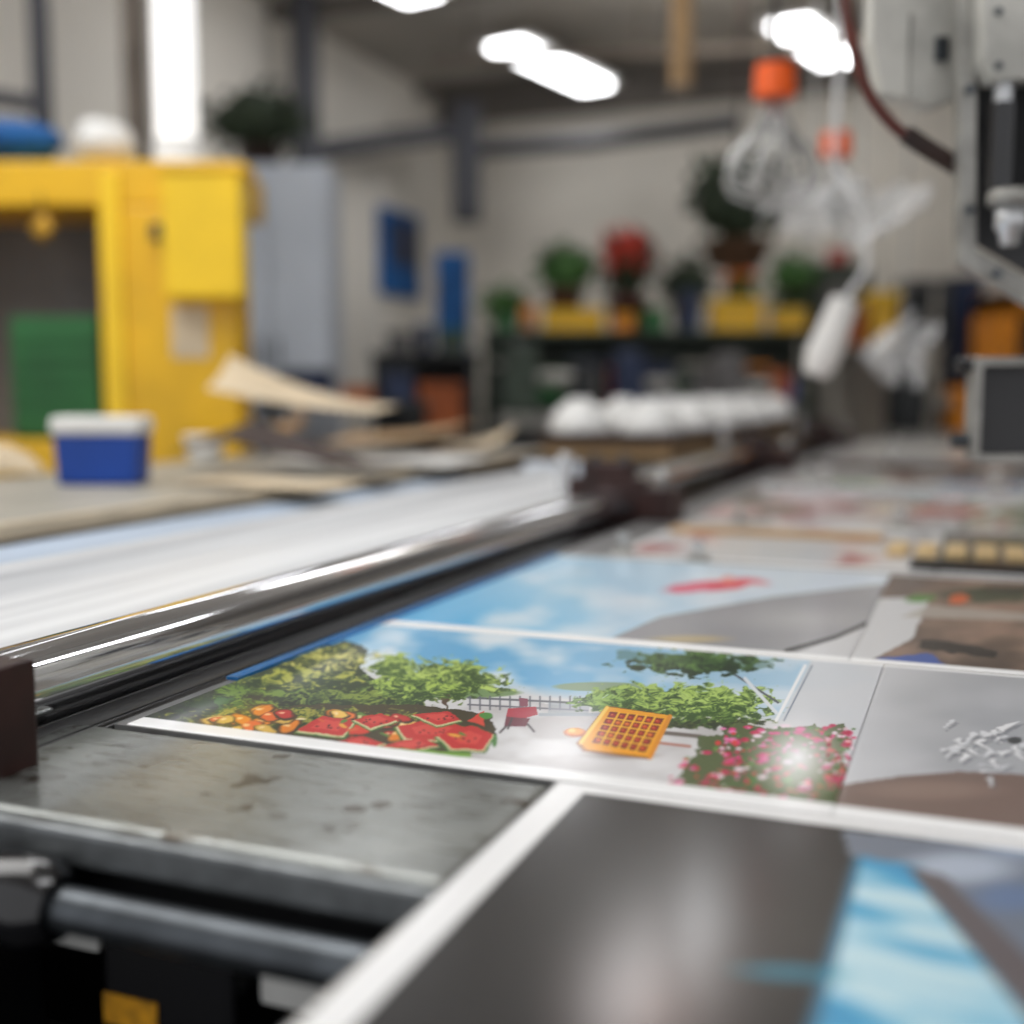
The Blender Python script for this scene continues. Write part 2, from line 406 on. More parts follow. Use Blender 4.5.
def sheet(name,label,v0,v1,u0,u1,nx,ny,paintfn,mat,border=(.0,.0,.0,.0),z=BZ,rot=0,group='printed sheets on the long bed',cat='printed sheet'):
    vv=np.linspace(v0,v1,nx+1); uu=np.linspace(u0,u1,ny+1)
    V,U=np.meshgrid(vv,uu); V=V.ravel(); U=U.ravel()
    P=Paint(V,U); paintfn(P)
    l,r,bt,tp=border
    m=(V<v0+l)|(V>v1-r)|(U<u0+bt)|(U>u1-tp)
    P.fill(m,(252,252,252))
    Z=np.full(len(V),.0014)
    edge=(V==vv[0])|(V==vv[-1])|(U==uu[0])|(U==uu[-1]); Z[edge]=.0004
    vc,uc=(v0+v1)/2,(u0+u1)/2
    co=np.stack([V-vc,U-uc,Z],1)
    w=nx+1; i=np.arange(nx); j=np.arange(ny); I,J=np.meshgrid(i,j); a=(J*w+I).ravel()
    F=np.stack([a,a+1,a+1+w,a+w],1)
    me=bpy.data.meshes.new(name)
    me.vertices.add(len(V)); me.vertices.foreach_set('co',co.ravel().astype(np.float32))
    me.loops.add(F.size); me.loops.foreach_set('vertex_index',F.ravel().astype(np.int32))
    me.polygons.add(len(F)); me.polygons.foreach_set('loop_start',(np.arange(len(F))*4).astype(np.int32))
    me.update(calc_edges=True); me.validate()
    c=np.clip(P.c/255,0,1); c=np.where(c<=.04045,c/12.92,((c+.055)/1.055)**2.4)
    ca=me.color_attributes.new('Col','FLOAT_COLOR','POINT')
    ca.data.foreach_set('color',np.concatenate([c,np.ones((len(c),1))],1).ravel().astype(np.float32))
    me.materials.append(mat)
    o=bpy.data.objects.new(name,me); C.objects.link(o)
    o.location=W(vc,uc,z); o.rotation_euler=(0,0,-TH+rot)
    tag(o,label,cat,group); return o

def p_land(P):
    yy=P.y-.112*(P.x-500)
    rnd=random.Random(3)
    P.c[:]=(220,219,220)
    cl=fbm(P.x*.018,P.y*.05,5,3)
    sky=np.clip((cl-.34)*3.0,0,1)[:,None]; xf=np.clip((P.x-520)/200,0,1)[:,None]
    skyc=(np.array((108,180,226))*(1-sky)+np.array((228,240,248))*sky)
    skyc=skyc*(1-xf*.65)+np.array((206,224,238))*xf*.65
    m=np.clip((694-yy)/14,0,1)[:,None]; P.c=P.c*(1-m)+skyc*m
    g=fbm(P.x*.02,P.y*.06,9,3)
    P.fill((yy>700)*np.clip((g-.4)*1.8,0,.4),(160,152,152))
    P.ell(455,694,70,6,(120,150,96)); P.ell(600,688,50,5,(144,168,138))
    for q in range(12): P.line((470+q*10,698),(470+q*10,711),.8,(96,100,110))
    P.line((468,699),(590,705),1,(100,102,110)); P.line((468,706),(588,712),.8,(110,110,118))
    P.warp(8,4,.06,3)
    P.poly([(100,760),(140,718),(240,672),(345,640),(372,650),(360,676),(420,700),(420,718),(250,722),(210,726)],(38,58,20))
    P.bush(245,700,90,24,(16,30,10),(110,142,46),2,.2)
    P.bush(205,712,60,14,(10,22,12),(60,104,34),6,.2)
    P.bush(330,662,46,16,(50,66,16),(220,214,112),11,.24)
    P.bush(300,682,60,12,(34,58,14),(184,186,76),12,.24)
    P.bush(350,700,80,10,(26,48,16),(130,150,56),15,.24)
    P.fill((P.x<215)*(yy>690)*.5,(14,20,14))
    P.line((445,690),(445,716),1.6,(80,56,38))
    P.bush(440,682,74,22,(54,82,24),(196,220,110),21,.27)
    P.bush(418,690,50,14,(44,74,20),(176,204,90),23,.27)
    P.bush(395,668,22,14,(64,96,32),(186,210,104),24,.27)
    # vegetables
    P.warp(4,2,.09,31)
    P.poly([(190,724),(300,706),(420,706),(492,716),(498,740),(470,757),(390,752),(240,740)],(62,54,24))
    P.bush(300,722,130,14,(24,46,12),(160,158,56),31,.3)
    cols=[(232,132,14),(246,168,40),(220,180,80),(232,100,34),(220,56,34),(240,124,50),(196,40,34),(124,156,50),(246,200,96),(96,136,50)]
    for q in range(46):
        cx=rnd.uniform(208,440); cy=719+(cx-208)*.045+rnd.uniform(-9,13)
        if cx<250: cy=max(cy,722)
        r=rnd.uniform(7,18); an=rnd.uniform(-.4,.4); c=cols[rnd.randrange(4) if cx<275 else rnd.randrange(10)]
        P.ell(cx,cy,r,r*rnd.uniform(.32,.5),(50,34,10),ang=an); P.ell(cx,cy-.8,r*.88,r*.36,c,ang=an,edge=.3); P.ell(cx-r*.25,cy-r*.16,r*.3,r*.12,(255,230,180),a=.75,edge=.6)
    P.warp(2,1,.09,31)
    slices=[[(296,733),(322,717),(356,723),(344,739)],[(396,728),(440,720),(470,730),(448,743),(404,741)],[(318,748),(362,738),(386,745),(364,753)],[(380,748),(422,738),(440,748),(404,754)],[(436,738),(472,727),(494,736),(484,753),(450,751)],[(412,716),(448,713),(462,722),(436,728)],[(352,722),(382,715),(398,723),(370,731)]]
    for pts in slices:
        n=len(pts); mx=sum(p[0] for p in pts)/n; my=sum(p[1] for p in pts)/n
        def sc(k,dy=0): return [(mx+(p[0]-mx)*k,my+(p[1]-my)*k+dy) for p in pts]
        P.poly(sc(1.08,1.2),(60,112,34)); P.poly(sc(1.0,.5),(214,212,160)); P.poly(sc(.95,-.6),(202,44,42)); P.poly(sc(.55,-1.4),(232,92,76),a=.6)
        for q in range(7): P.ell(mx+rnd.uniform(-14,14),my+rnd.uniform(-3,3),1.3,.8,(50,8,10))
    for q in range(10):
        cx=rnd.uniform(300,480); cy=722+(cx-300)*.1+rnd.uniform(-6,8); an=rnd.uniform(-.5,.5)
        P.ell(cx,cy,rnd.uniform(4,9),rnd.uniform(1.2,2.4),rnd.choice([(88,136,50),(236,170,60),(220,90,50),(240,220,170)]),ang=an,edge=.4)
    P.poly([(468,722),(484,712),(484,728)],(220,70,50)); P.ell(486,717,7,3.5,(70,140,50)); P.ell(495,742,3,7,(70,130,50))
    P.line((352,748),(470,757),2,(120,168,60))
    P.unwarp()
    # red garden chair
    P.poly([(508,710),(536,708),(538,716),(524,720),(506,718)],(180,40,64)); P.poly([(506,718),(530,720),(526,728),(504,728)],(110,34,54))
    for a,b in (((506,728),(500,734)),((528,726),(534,733)),((512,720),(508,730))): P.line(a,b,1,(60,50,56))
    P.poly([(519,699),(528,700),(528,708),(520,708)],(140,70,90))
    P.line((540,716),(600,716),1.5,(170,176,186)); P.poly([(548,704),(590,706),(588,716),(548,714)],(160,168,178),a=.6)
    # right trees
    P.warp(8,4,.06,5)
    P.bush(695,664,80,14,(14,46,16),(96,134,60),41,.24)
    P.poly([(618,652),(776,664),(776,672),(618,662)],(34,70,30),a=.35)
    P.line((640,700),(640,728),2,(80,56,38)); P.line((730,706),(730,730),2,(80,56,38))
    P.bush(690,724,84,7,(34,48,22),(100,120,50),50,.27)
    P.bush(655,704,80,19,(44,76,22),(176,206,100),44,.27)
    P.bush(722,706,58,20,(50,84,26),(188,216,114),46,.27)
    P.bush(604,702,34,12,(48,84,28),(158,194,96),48,.27)
    P.unwarp()
    P.ell(640,764,90,14,(234,233,234),a=.6,edge=.6)
    P.line((640,732),(700,738),2,(110,100,94)); P.line((655,744),(690,748),1.2,(180,110,90))
    # tilted orange crate with rows of fruit
    P.ell(622,757,46,5,(90,70,60),a=.4,edge=.6)
    A,B_,C_,D_=(592,744),(610,713),(664,720),(645,754)      # bottom-left, top-left, top-right, bottom-right
    def bl(s,t): return tuple((A[k]*(1-s)+D_[k]*s)*(1-t)+(B_[k]*(1-s)+C_[k]*s)*t for k in (0,1))
    P.poly([(576,745),(606,707),(672,717),(651,761),(583,753)],(150,84,8))
    P.poly([(580,744),(607,708),(670,717),(650,759),(586,751)],(246,168,18))
    P.poly([A,B_,C_,D_],(120,22,10))
    for i in range(6):
        for j in range(5):
            cx,cy=bl((i+.5)/6,(j+.5)/5)
            P.ell(cx,cy,3.6,2.3,rnd.choice([(196,44,20),(220,70,24),(176,30,16),(232,110,30)]),edge=.5)
            P.ell(cx-.6,cy-.6,1.4,.8,(250,150,80),a=.8,edge=.6)
    for i in range(1,6): P.line(bl(i/6,0),bl(i/6,1),1.1,(252,190,40))
    for j in range(1,5): P.line(bl(0,j/5),bl(1,j/5),.75,(252,190,40))
    P.line((581,744),(607,709),1.8,(255,212,90)); P.line((670,718),(650,759),2.2,(232,146,24))
    P.ell(575,734,12,5,(190,90,10)); P.ell(575,733,11,4.2,(240,160,50),edge=.4); P.ell(572,732,4,2,(255,206,110))
    # slanted pole and pale haze
    m=np.clip((P.x-(806-(P.y-664)*.5))/6,0,1)*np.clip((742-yy+30)/20,0,1)
    P.fill(m*.9,(216,217,221))
    P.line((805,667),(776,722),1.6,(250,250,252)); P.line((812,667),(784,722),.8,(90,106,130),a=.7); P.line((735,676),(778,704),1,(80,86,94)); P.line((745,680),(776,714),1.8,(230,236,242))
    # flower field
    P.warp(9,5,.07,19)
    P.poly([(676,782),(704,740),(738,726),(780,730),(846,727),(850,735),(844,812),(664,800)],(84,98,56))
    P.unwarp()
    for q in range(420):
        cx=rnd.uniform(670,854); cy=rnd.uniform(727,800)
        if cx<735 and cy<722+(735-cx)*.78+rnd.uniform(-2,6): continue
        c=rnd.choice([(220,30,100),(232,60,132),(190,20,70),(210,40,84),(240,130,186),(250,222,236),(64,120,40),(96,150,60),(50,86,34),(224,60,60)])
        k=rnd.choice([1,1,1,1.8])
        P.ell(cx,cy,rnd.uniform(2.0,4.4)*k,rnd.uniform(1.0,1.9)*k,c,edge=.5)
    P.ell(798,758,58,48,(243,242,245),a=1.0,edge=1.0)  # white glare painted over the flowers, fading outward
    for q in range(46):
        cx=rnd.uniform(826,850); cy=rnd.uniform(730,798); P.ell(cx,cy,rnd.uniform(2,4),rnd.uniform(1,2.4),rnd.choice([(206,40,90),(190,20,66),(70,110,40),(240,200,216)]),a=.85,edge=.5)
def p_grey(P):
    g=fbm(P.x*.01,P.y*.03,71,3); k=np.clip(g*1.2-.1,0,1)[:,None]
    P.c=np.array((166,168,173))*(1-k)+np.array((208,209,213))*k
    hz=np.clip((960-P.x)/110,0,1)[:,None]; P.c=P.c*(1-hz*.8)+np.array((217,218,222))*hz*.8
    P.poly([(830,788),(900,778),(960,773),(1100,780),(1100,860),(820,815)],(130,110,102))
    P.ell(930,792,90,12,(160,138,126),a=.6,edge=.6)
    rnd=random.Random(12)
    for q in range(30):
        cx=rnd.gauss(985,22); cy=rnd.gauss(746,11); a=rnd.choice([-.7,-.4,.9,1.2,2.3,.3])+rnd.uniform(-.25,.25); L=rnd.uniform(10,30)
        w=rnd.uniform(2,5); dx,dy=math.cos(a)*L,math.sin(a)*L*.6; nx_,ny_=-math.sin(a)*w,math.cos(a)*w*.6
        P.poly([(cx-nx_+3,cy-ny_+3),(cx+nx_+3,cy+ny_+3),(cx+dx+3,cy+dy+3)],(112,114,120),a=.5)
        P.poly([(cx-nx_,cy-ny_),(cx+nx_,cy+ny_),(cx+dx,cy+dy)],rnd.choice([(246,246,248),(232,233,236),(222,224,228)]))
    P.ell(1015,742,8,4,(80,82,84))
def p_fg(P):
    g=fbm(P.x*.006,P.y*.01,81,3)[:,None]
    P.c=np.array((9,8,10))*(1-g)+np.array((30,28,28))*g
    P.ell(650,1010,130,130,(126,102,94),a=.85,edge=.95)  # pale brown lamp reflection painted into the dark print
    P.poly([(842,832),(1300,880),(1300,1200),(1040,1200),(1010,1024),(905,872),(850,858)],(120,128,142))
    P.ell(960,870,80,22,(190,200,216),a=.9,edge=.6); P.ell(1010,900,50,20,(110,132,170),a=.8,edge=.6); P.ell(1030,850,60,14,(166,184,212),a=.8,edge=.6)
    for k,al in ((14,.3),(8,.5),(3,.7)):
        P.poly([(862-k,858),(905+k,866),(1030+k,1024),(1070+k,1200),(740-k,1200),(818-k,1024)],(70,150,190),a=al)
    st=fbm(P.x*.006,(P.y-.25*P.x)*.05,88,3)
    m0=P.c.copy()
    mk_=P.poly([(864,860),(904,868),(1028,1024),(1064,1200),(756,1200),(824,1024)],(84,172,214))
    P.fill(mk_*np.clip((st-.42)*4,0,.95),(206,234,242)); P.fill(mk_*np.clip((.36-st)*5,0,.6),(40,130,184))
    P.poly([(906,868),(945,878),(1100,1030),(1120,1150),(1070,1120),(1030,1024)],(106,98,100))
    P.ell(790,975,75,11,(30,138,168),a=.8,edge=.6,ang=.05)
def p_kite(P):
    t=np.clip((P.x-470)/300,0,1)[:,None]; s=np.clip((625-P.y+ .1*(P.x-420))/70,0,1)[:,None]
    P.c=np.array((96,186,236))*(1-t)+np.array((216,226,238))*t
    P.c=P.c*(1-s*.5)+np.array((224,238,250))*s*.5
    cl=np.clip((fbm(P.x*.014,P.y*.05,91,3)-.46)*2.4,0,.75); P.fill(cl,(238,245,251))
    P.warp(10,4,.04,8)
    P.ell(712,586,54,6,(232,60,90),ang=-.08,edge=.5); P.ell(745,583,26,4,(240,84,98),edge=.5); P.ell(690,590,22,4,(238,100,130),edge=.5); P.ell(725,580,12,5,(250,150,140),edge=.5)
    P.unwarp()
    P.poly([(610,640),(660,618),(770,598),(870,586),(960,580),(940,640),(800,664)],(162,162,166))
    P.ell(800,620,110,16,(194,192,194),a=.6,edge=.9)
    P.ell(690,640,50,5,(206,184,140),a=.8,edge=.6)
    pts=[(893,597),(888,610),(868,624),(836,638),(786,652)]
    P.poly([(896,590),(893,600),(888,612),(868,626),(836,640),(790,656),(900,680),(980,600)],(218,218,220))
    for a,b in zip(pts,pts[1:]): P.line(a,b,1.8,(34,36,44))
def p_brown(P):
    g=fbm(P.x*.02,P.y*.06,101,3)[:,None]; P.c=np.array((130,106,92))*(.5+.9*g)
    P.poly([(760,670),(840,600),(930,598),(912,640),(866,664)],(218,218,220))
    P.warp(6,3,.06,18)
    P.poly([(862,664),(926,652),(950,668),(900,674)],(56,90,170))
    P.poly([(925,638),(1000,652),(992,660),(918,648)],(22,14,18))
    P.ell(985,596,60,9,(50,66,44),edge=.5); P.ell(1010,590,30,5,(24,36,28)); P.ell(960,600,10,6,(220,100,40)); P.ell(920,600,16,4,(80,140,40))
    P.unwarp()
    P.poly([(900,618),(1024,622),(1100,640),(1100,620),(930,606)],(186,178,168),a=.8)
def p_mix(a,b,c,sd,fx=.02,fy=.08):
    def f(P):
        g=fbm(P.x*fx,P.y*fy,sd,3)
        P.c[:]=a; P.fill(np.clip((g-.42)*5,0,1),b); P.fill(np.clip((g-.62)*8,0,1),c)
    return f
sheet('printed_sheet','glossy landscape print of trees, melons, an orange fruit crate and pink flowers',-.703,-.0865,.828,1.322,780,340,p_land,M['print'],(0,.0,.022,.014))
sheet('printed_sheet','grey print with white splinters beside the flower landscape print',-.0862,VE-.01,.828,1.322,240,170,p_grey,M['print'],(0,0,.022,.014))
sheet('printed_sheet','large dark charcoal print with bright blue corner, nearest the camera',FL,VE-.01,.06,.826,260,260,p_fg,M['print2'],(.028,.0,.0,.02))
sheet('printed_sheet','pale blue sky print with a red kite shape and grey road',-.703,-.1245,1.326,2.0,300,200,p_kite,M['print'],(.0,.0,.014,.02))
sheet('printed_sheet','brown and blue print at the right of the red kite print',-.1243,VE-.01,1.326,2.0,200,150,p_brown,M['print'],(0,0,.014,.02))
sheet('printed_sheet','pale grey print with pink patches just beyond the red kite print',-.62,-.06,2.03,2.62,120,90,p_mix((212,214,217),(222,206,204),(190,130,126),5),M['print'],(.02,.02,.02,.02))
sheet('printed_sheet','grey green print beneath the row of wooden blocks',-.055,VE-.01,2.03,2.62,120,90,p_mix((136,136,130),(92,104,84),(200,196,186),9),M['print'],(.0,.0,.02,.02))
sheet('printed_sheet','white print with rose coloured blots, second row beyond the kite print',-.62,-.03,2.68,3.5,100,90,p_mix((220,222,224),(200,160,158),(120,130,120),14),M['print'],(.0,.0,.02,.02))
sheet('printed_sheet','greenish grey print beside the white rose blotted print',-.02,VE-.01,2.68,3.5,100,90,p_mix((150,160,140),(212,210,204),(110,50,40),17),M['print'],(.0,.0,.02,.02))
sheet('printed_sheet','pale print with brown patches in the third row beyond the kite print',-.62,-.03,3.56,4.6,80,80,p_mix((212,212,210),(150,124,112),(230,230,228),19),M['print'],(.0,.0,.02,.02))
sheet('printed_sheet','grey print third row beyond the brown and blue print',-.02,VE-.01,3.56,4.6,80,80,p_mix((182,188,188),(216,216,212),(90,106,96),20),M['print'],(.0,.0,.02,.02))
sheet('printed_sheet','almost plain white long sheet at the far end of the bed',-.6,VE-.01,4.66,7.4,80,80,p_mix((226,224,220),(206,202,198),(170,166,160),22),M['print'],(.02,.02,.02,.02))
CARD='loose cards on the far bed'
sheet('printed_card','loose white card lying askew behind the tan cardboard strip',-.42,-.14,2.52,2.80,10,10,p_mix((240,240,240),(226,226,230),(200,90,90),31),M['print'],(.015,)*4,z=BZ+.0022,rot=.25,group=CARD,cat='printed card')
sheet('printed_card','loose red and cream card left of the grey green wide print',-.26,.02,2.95,3.2,30,30,p_mix((228,216,196),(206,90,76),(240,236,226),33),M['print'],(.015,)*4,z=BZ+.0022,rot=-.3,group=CARD,cat='printed card')
sheet('printed_card','loose pale green card in the third row of the bed',-.5,-.22,3.7,4.0,30,30,p_mix((188,206,176),(96,140,84),(236,238,232),35),M['print'],(.015,)*4,z=BZ+.0022,rot=.35,group=CARD,cat='printed card')
sheet('printed_card','loose blue card in the third row of the bed',-.12,.16,3.8,4.1,30,30,p_mix((150,186,214),(80,120,170),(236,238,242),36),M['print'],(.015,)*4,z=BZ+.0022,rot=-.2,group=CARD,cat='printed card')
# strips and wooden blocks
t=MB(RT).box(-.60,-.17,2.40,2.46,BZ+.002,BZ+.012)
tag(build(t,'cardboard_strip',M['kraft'],base=W(-.4,2.43,BZ),bevel=.002),'tan cardboard strip lying across the pale pink patched print','cardboard strip')
t=MB(RT).box(-.10,VE-.02,2.045,2.13,BZ+.002,BZ+.010)
tag(build(t,'rubber_strip',M['black'],base=W(.2,2.1,BZ),bevel=.002),'black rubber strip in front of the wooden blocks','rubber strip')
t=MB(RT).box(-.6,VE-.05,3.505,3.555,BZ+.0005,BZ+.02)
tag(build(t,'steel_bar',M['alu'],base=W(0,3.53,BZ),bevel=.003),'bright steel bar laid across the bed beyond the rose blotted print','steel bar')
t=MB(RT).box(-.6,VE-.05,4.605,4.655,BZ+.0005,BZ+.025)
tag(build(t,'steel_bar',M['maroon'],base=W(0,4.63,BZ),bevel=.003),'dark maroon bar laid across the bed before the plain white sheet','steel bar')
M0=None
for k in range(11):
    v=-.13+k*.05
    loc=W(v,2.26,BZ+.0025)
    FM=Matrix.Translation(loc)@Matrix.Rotation(-TH,4,'Z')
    if M0 is None:
        M0=build(MB(FM).box(-.018,.018,-.07,.07,0,.012),'wooden_block',M['wood'],base=loc,bevel=.003)
        tag(M0,'small pale wooden block in the row on the grey green print','wooden block','row of small wooden blocks')
    else:
        q=M0.copy(); C.objects.link(q); q.location=loc
def clamp(v,u,lab,k=1.0,zz=.002):
    p=W(v,u,BZ+zz); r=root('screw_clamp',lab,'clamp',p,-TH)
    FM=Matrix.Translation(p)@Matrix.Rotation(-TH,4,'Z')@Matrix.Scale(k,4)
    build(MB(FM).box(-.018,.018,-.014,.014,0,.010),'foot',M['midgrey'],r,.003)
    build(MB(FM).cyl((0,0,.010),(0,0,.028),.006,10),'screw',M['wire'],r)
    build(MB(FM).box(-.013,.013,-.004,.004,.026,.036),'wing',M['wire'],r,.003)
clamp(-.60,2.06,'small silver screw clamp nearest the second maroon bracket')
clamp(-.45,2.015,'small silver screw clamp on the seam beyond the red kite shape')
clamp(-.50,2.65,'small silver screw clamp behind the tan cardboard strip')
clamp(-.15,2.65,'silver screw clamp on the seam behind the loose white card',1.3)
clamp(-.42,3.53,'silver screw clamp on the left end of the bright steel bar',1.6,.021)
clamp(.05,3.53,'silver screw clamp on the right half of the bright steel bar',1.6,.021)
clamp(-.3,4.63,'silver screw clamp on the dark maroon bar',1.8,.026)

# ------------------------------------------------------------------ left work table and its load
lt=root('work_table','grey topped work table left behind the paper web, carrying kraft paper','table',W(-2,2.4,0),-TH)
TZ=.97; TE=4.35
build(MB(RT).box(-2.42,-1.56,1.1,TE,TZ-.03,TZ),'tabletop',M['worktop'],lt,.004)
build(MB(RT).box(-1.56,-1.545,1.1,TE,TZ-.03,TZ+.003),'edge_or_reflection_strip',M['kraft2'],lt,.004)
build(MB(RT).box(-1.62,-1.60,1.15,TE-.05,.45,TZ-.031),'apron',M['worktop'],lt,.002)
for v,u in ((-2.36,1.2),(-1.66,1.2),(-2.36,TE-.1),(-1.66,TE-.1)): build(MB(RT).box(v-.03,v+.03,u-.03,u+.03,0,TZ-.03),'leg',M['dshelf'],lt,.003)
def lid_tub(px,py,w,h,lab,mbody,mlid,d=.14):
    p=on_z(px,py,TZ); p.y+=d/2; p.z=TZ+.001
    r=root('storage_tub',lab,'tub',p,0); FM=Matrix.Translation(p)
    b=MB(FM); hw=w/2*.94
    vs=[(-hw,-d/2*.94,0),(hw,-d/2*.94,0),(hw,d/2*.94,0),(-hw,d/2*.94,0),(-w/2,-d/2,h),(w/2,-d/2,h),(w/2,d/2,h),(-w/2,d/2,h)]
    b.add(vs,[(3,2,1,0),(4,5,6,7),(0,1,5,4),(1,2,6,5),(2,3,7,6),(3,0,4,7)])
    build(b,'body',mbody,r,.01); build(MB(FM).box(-w/2-.006,w/2+.006,-d/2-.006,d/2+.006,h,h+.043),'lid',mlid,r,.012)
lid_tub(96,486,.205,.122,'blue plastic tub with a white lid in front of the yellow machine',M['blue'],M['white'],.12)
p=on_z(205,462,TZ); p.z+=.001; r=root('white_tub','round white tub with rim between the blue tub and the kraft paper','tub',p); FM=Matrix.Translation(p)
build(MB(FM).lathe([(0,0),(.050,0),(.062,.075),(.056,.075),(.045,.01),(0,.01)],n=24),'body',M['white'],r); build(MB(FM).lathe([(0,.072),(.068,.072),(.068,.086),(0,.087)],n=24),'lid',M['white'],r)
def paper(name,lab,mat,c,rz,fn,nx=24,ny=14,cat='paper sheet'):
    FM=Matrix.Translation(c)@Matrix.Rotation(rz,4,'Z')
    o=build(MB(FM).grid(fn,nx,ny),name,mat,base=c,solid=.003); return tag(o,lab,cat)
def crum(s,t):
    x=(s-.5)*.24; y=(t-.5)*.18; k=math.sin(math.pi*s)*math.sin(math.pi*t)
    return (x+.02*math.sin(9*t),y+.02*math.sin(8*s),.01+k*(.10+.03*math.sin(14*s+3*t)+.02*math.sin(17*t)))
paper('crumpled_paper','crumpled cream paper at the left edge beside the blue tub',M['kraft2'],on_z(-22,478,TZ)+Vector((0,.06,.003)),.3,crum,30,24)
paper('paper_sheet','flat pale sheet lying under the kraft paper, nearest the web',M['kraft2'],on_z(268,488,TZ)+Vector((0,.05,.005)),-.2,lambda s,t:((s-.5)*.42,(t-.5)*.2,.004+.004*math.sin(6*s)))
paper('paper_sheet','white sheet lying in the middle of the kraft paper pile',M['white'],on_z(370,466,TZ)+Vector((.02,.1,.005)),-.3,lambda s,t:((s-.5)*.6,(t-.5)*.4,.006+.008*math.sin(5*s+1)**2))
paper('paper_sheet','cream sheet with a lifted corner toward the bowl cart',M['kraft2'],on_z(462,452,TZ)+Vector((-.05,.1,.005)),-.4,lambda s,t:((s-.5)*.4,(t-.5)*.35,.006+.09*max(0,s+t-1.1)**2+.01*math.sin(5*s)**2))
def dk(s,t): 
    x=(s-.5)*.56; return (x,(t-.5)*.22,.016+.12*max(0,1-abs(s-.28)*1.7)*(.6+.4*t))
paper('board_sheet','dark brown bent board under the curled kraft paper',M['dkbrown'],on_z(280,477,TZ)+Vector((0,.09,.01)),-.1,dk,cat='board')
def curlp(s,t):
    # broad sheet, left end rolls up and over; concave face toward camera
    x=-.27+.56*s; lift=(1-s)**1.7
    return (x-.03*t*(1-s),(t-.5)*.30+.05*lift,.075+.07*lift+.10*t*lift+.014*t-.015*math.sin(math.pi*t)*(1-s))
paper('kraft_paper','broad curled pale kraft paper rising to the left on the work table',M['kraft2'],on_z(284,468,TZ)+Vector((0,.28,.09)),-.12,curlp,30,20)
def curlr(s,t):
    a=s*2.4; return (-.12+.15*math.sin(a)*1.2,(t-.5)*.26,.02+.09*(1-math.cos(a))*.7+.03*t)
paper('kraft_paper','tightly curled tan kraft sheet leaning behind the broad pale one',M['kraft'],on_z(262,462,TZ)+Vector((0,.44,.05)),.2,curlr,24,10)
def curlq(s,t):
    x=(s-.5)*.5; return (x,(t-.5)*.3,.01+.05*s*s+.03*t)
paper('kraft_paper','tan kraft paper sheet with its right end lifted toward the rollers',M['kraft'],on_z(392,454,TZ)+Vector((0,.2,.02)),-.3,curlq)

# cart with white bowls
ct=root('bowl_cart','dark brown cart carrying upturned white bowls beyond the infeed table','cart',W(-1.2,5.3,0),-TH)
build(MB(RT).box(-1.45,-.95,3.85,6.9,1.02,1.05),'tray',M['dkbrown'],ct,.005)
build(MB(RT).box(-1.43,-.97,3.88,6.87,.965,1.02),'tray_box',M['kraft'],ct,.004)
build(MB(RT).box(-1.43,-.97,3.9,6.85,.45,.48),'lower_tray',M['dkbrown'],ct,.004)
for v,u in ((-1.42,3.9),(-.98,3.9),(-1.42,6.85),(-.98,6.85)): build(MB(RT).box(v-.025,v+.025,u-.025,u+.025,0,.965),'leg',M['dshelf'],ct)
bp=None
spots=[(-1.33,4.0),(-1.08,4.05),(-1.3,4.45),(-1.07,4.6),(-1.25,4.95),(-1.06,5.15),(-1.2,5.55),(-1.05,5.8),(-1.2,6.2),(-1.05,6.5)]
for i,(v,u) in enumerate(spots):
    loc=W(v,u,1.051); lab='upturned white bowl among those crowded on the brown cart'
    if bp is None:
        bp=root('white_bowl',lab,'bowl',loc,0,'white bowls on the cart'); FM=Matrix.Translation(loc)
        build(MB(FM).lathe([(.108,0),(.112,.01),(.104,.05),(.075,.092),(.045,.105),(.0,.106)],n=28),'bowl_body',M['porcelain'],bp)
        build(MB(FM).lathe([(.042,.104),(.044,.12),(.036,.12),(.034,.106)],n=24),'foot_ring',M['porcelain'],bp)
    else: dup(bp,loc,i,lab,'white bowls on the cart')

# ------------------------------------------------------------------ yellow machine
Y0=4.32
def bx(mb,x0,y0,x1,y1,Y,d):
    a=at_y(x0,y1,Y); b=at_y(x1,y0,Y); return mb.box(a.x,b.x,Y,Y+d,a.z,b.z)
ym=root('yellow_machine','tall yellow painted steel machine with an open bay and control box','machine',(-1.6,4.6,0))
xl=-2.5; xr=at_y(238,300,Y0).x; zt=at_y(0,160,Y0).z; zo=at_y(0,206,Y0).z; xo=at_y(100,300,Y0).x; zb=at_y(0,440,Y0).z
f=MB(); f.box(xl,xr,Y0,Y0+.5,zo,zt); f.box(xo,xr,Y0,Y0+.2,0,zo); f.box(xl,xl+.12,Y0,Y0+.5,0,zo); f.box(xl,xo,Y0,Y0+.5,0,zb)
build(f,'frame',M['yellow'],ym,.012)
build(MB().box(xl+.1,xo+.3,Y0+.5,Y0+.54,0,zt-.02),'back_panel',M['ygrey'],ym)
build(bx(MB(),163,170,240,298,Y0-.12,.12),'control_box',M['yellow2'],ym,.012)
build(bx(MB(),158,162,246,172,Y0-.13,.16),'box_lid',M['yellow'],ym,.006)
build(bx(MB(),108,170,118,440,Y0-.02,.02),'door_post',M['yellow2'],ym,.004)
build(bx(MB(),172,306,208,358,Y0-.006,.006),'notice_plate',M['kraft2'],ym,.002)
build(bx(MB(),150,222,162,240,Y0-.05,.05),'latch',M['blackp'],ym,.004)
p=at_y(58,440,Y0+.18); p.z=zb+.001
r=root('green_crate','green plastic crate standing inside the yellow machine bay','crate',p); 
a=at_y(15,440,Y0+.1); b2=at_y(97,316,Y0+.1); zc=zb+.001
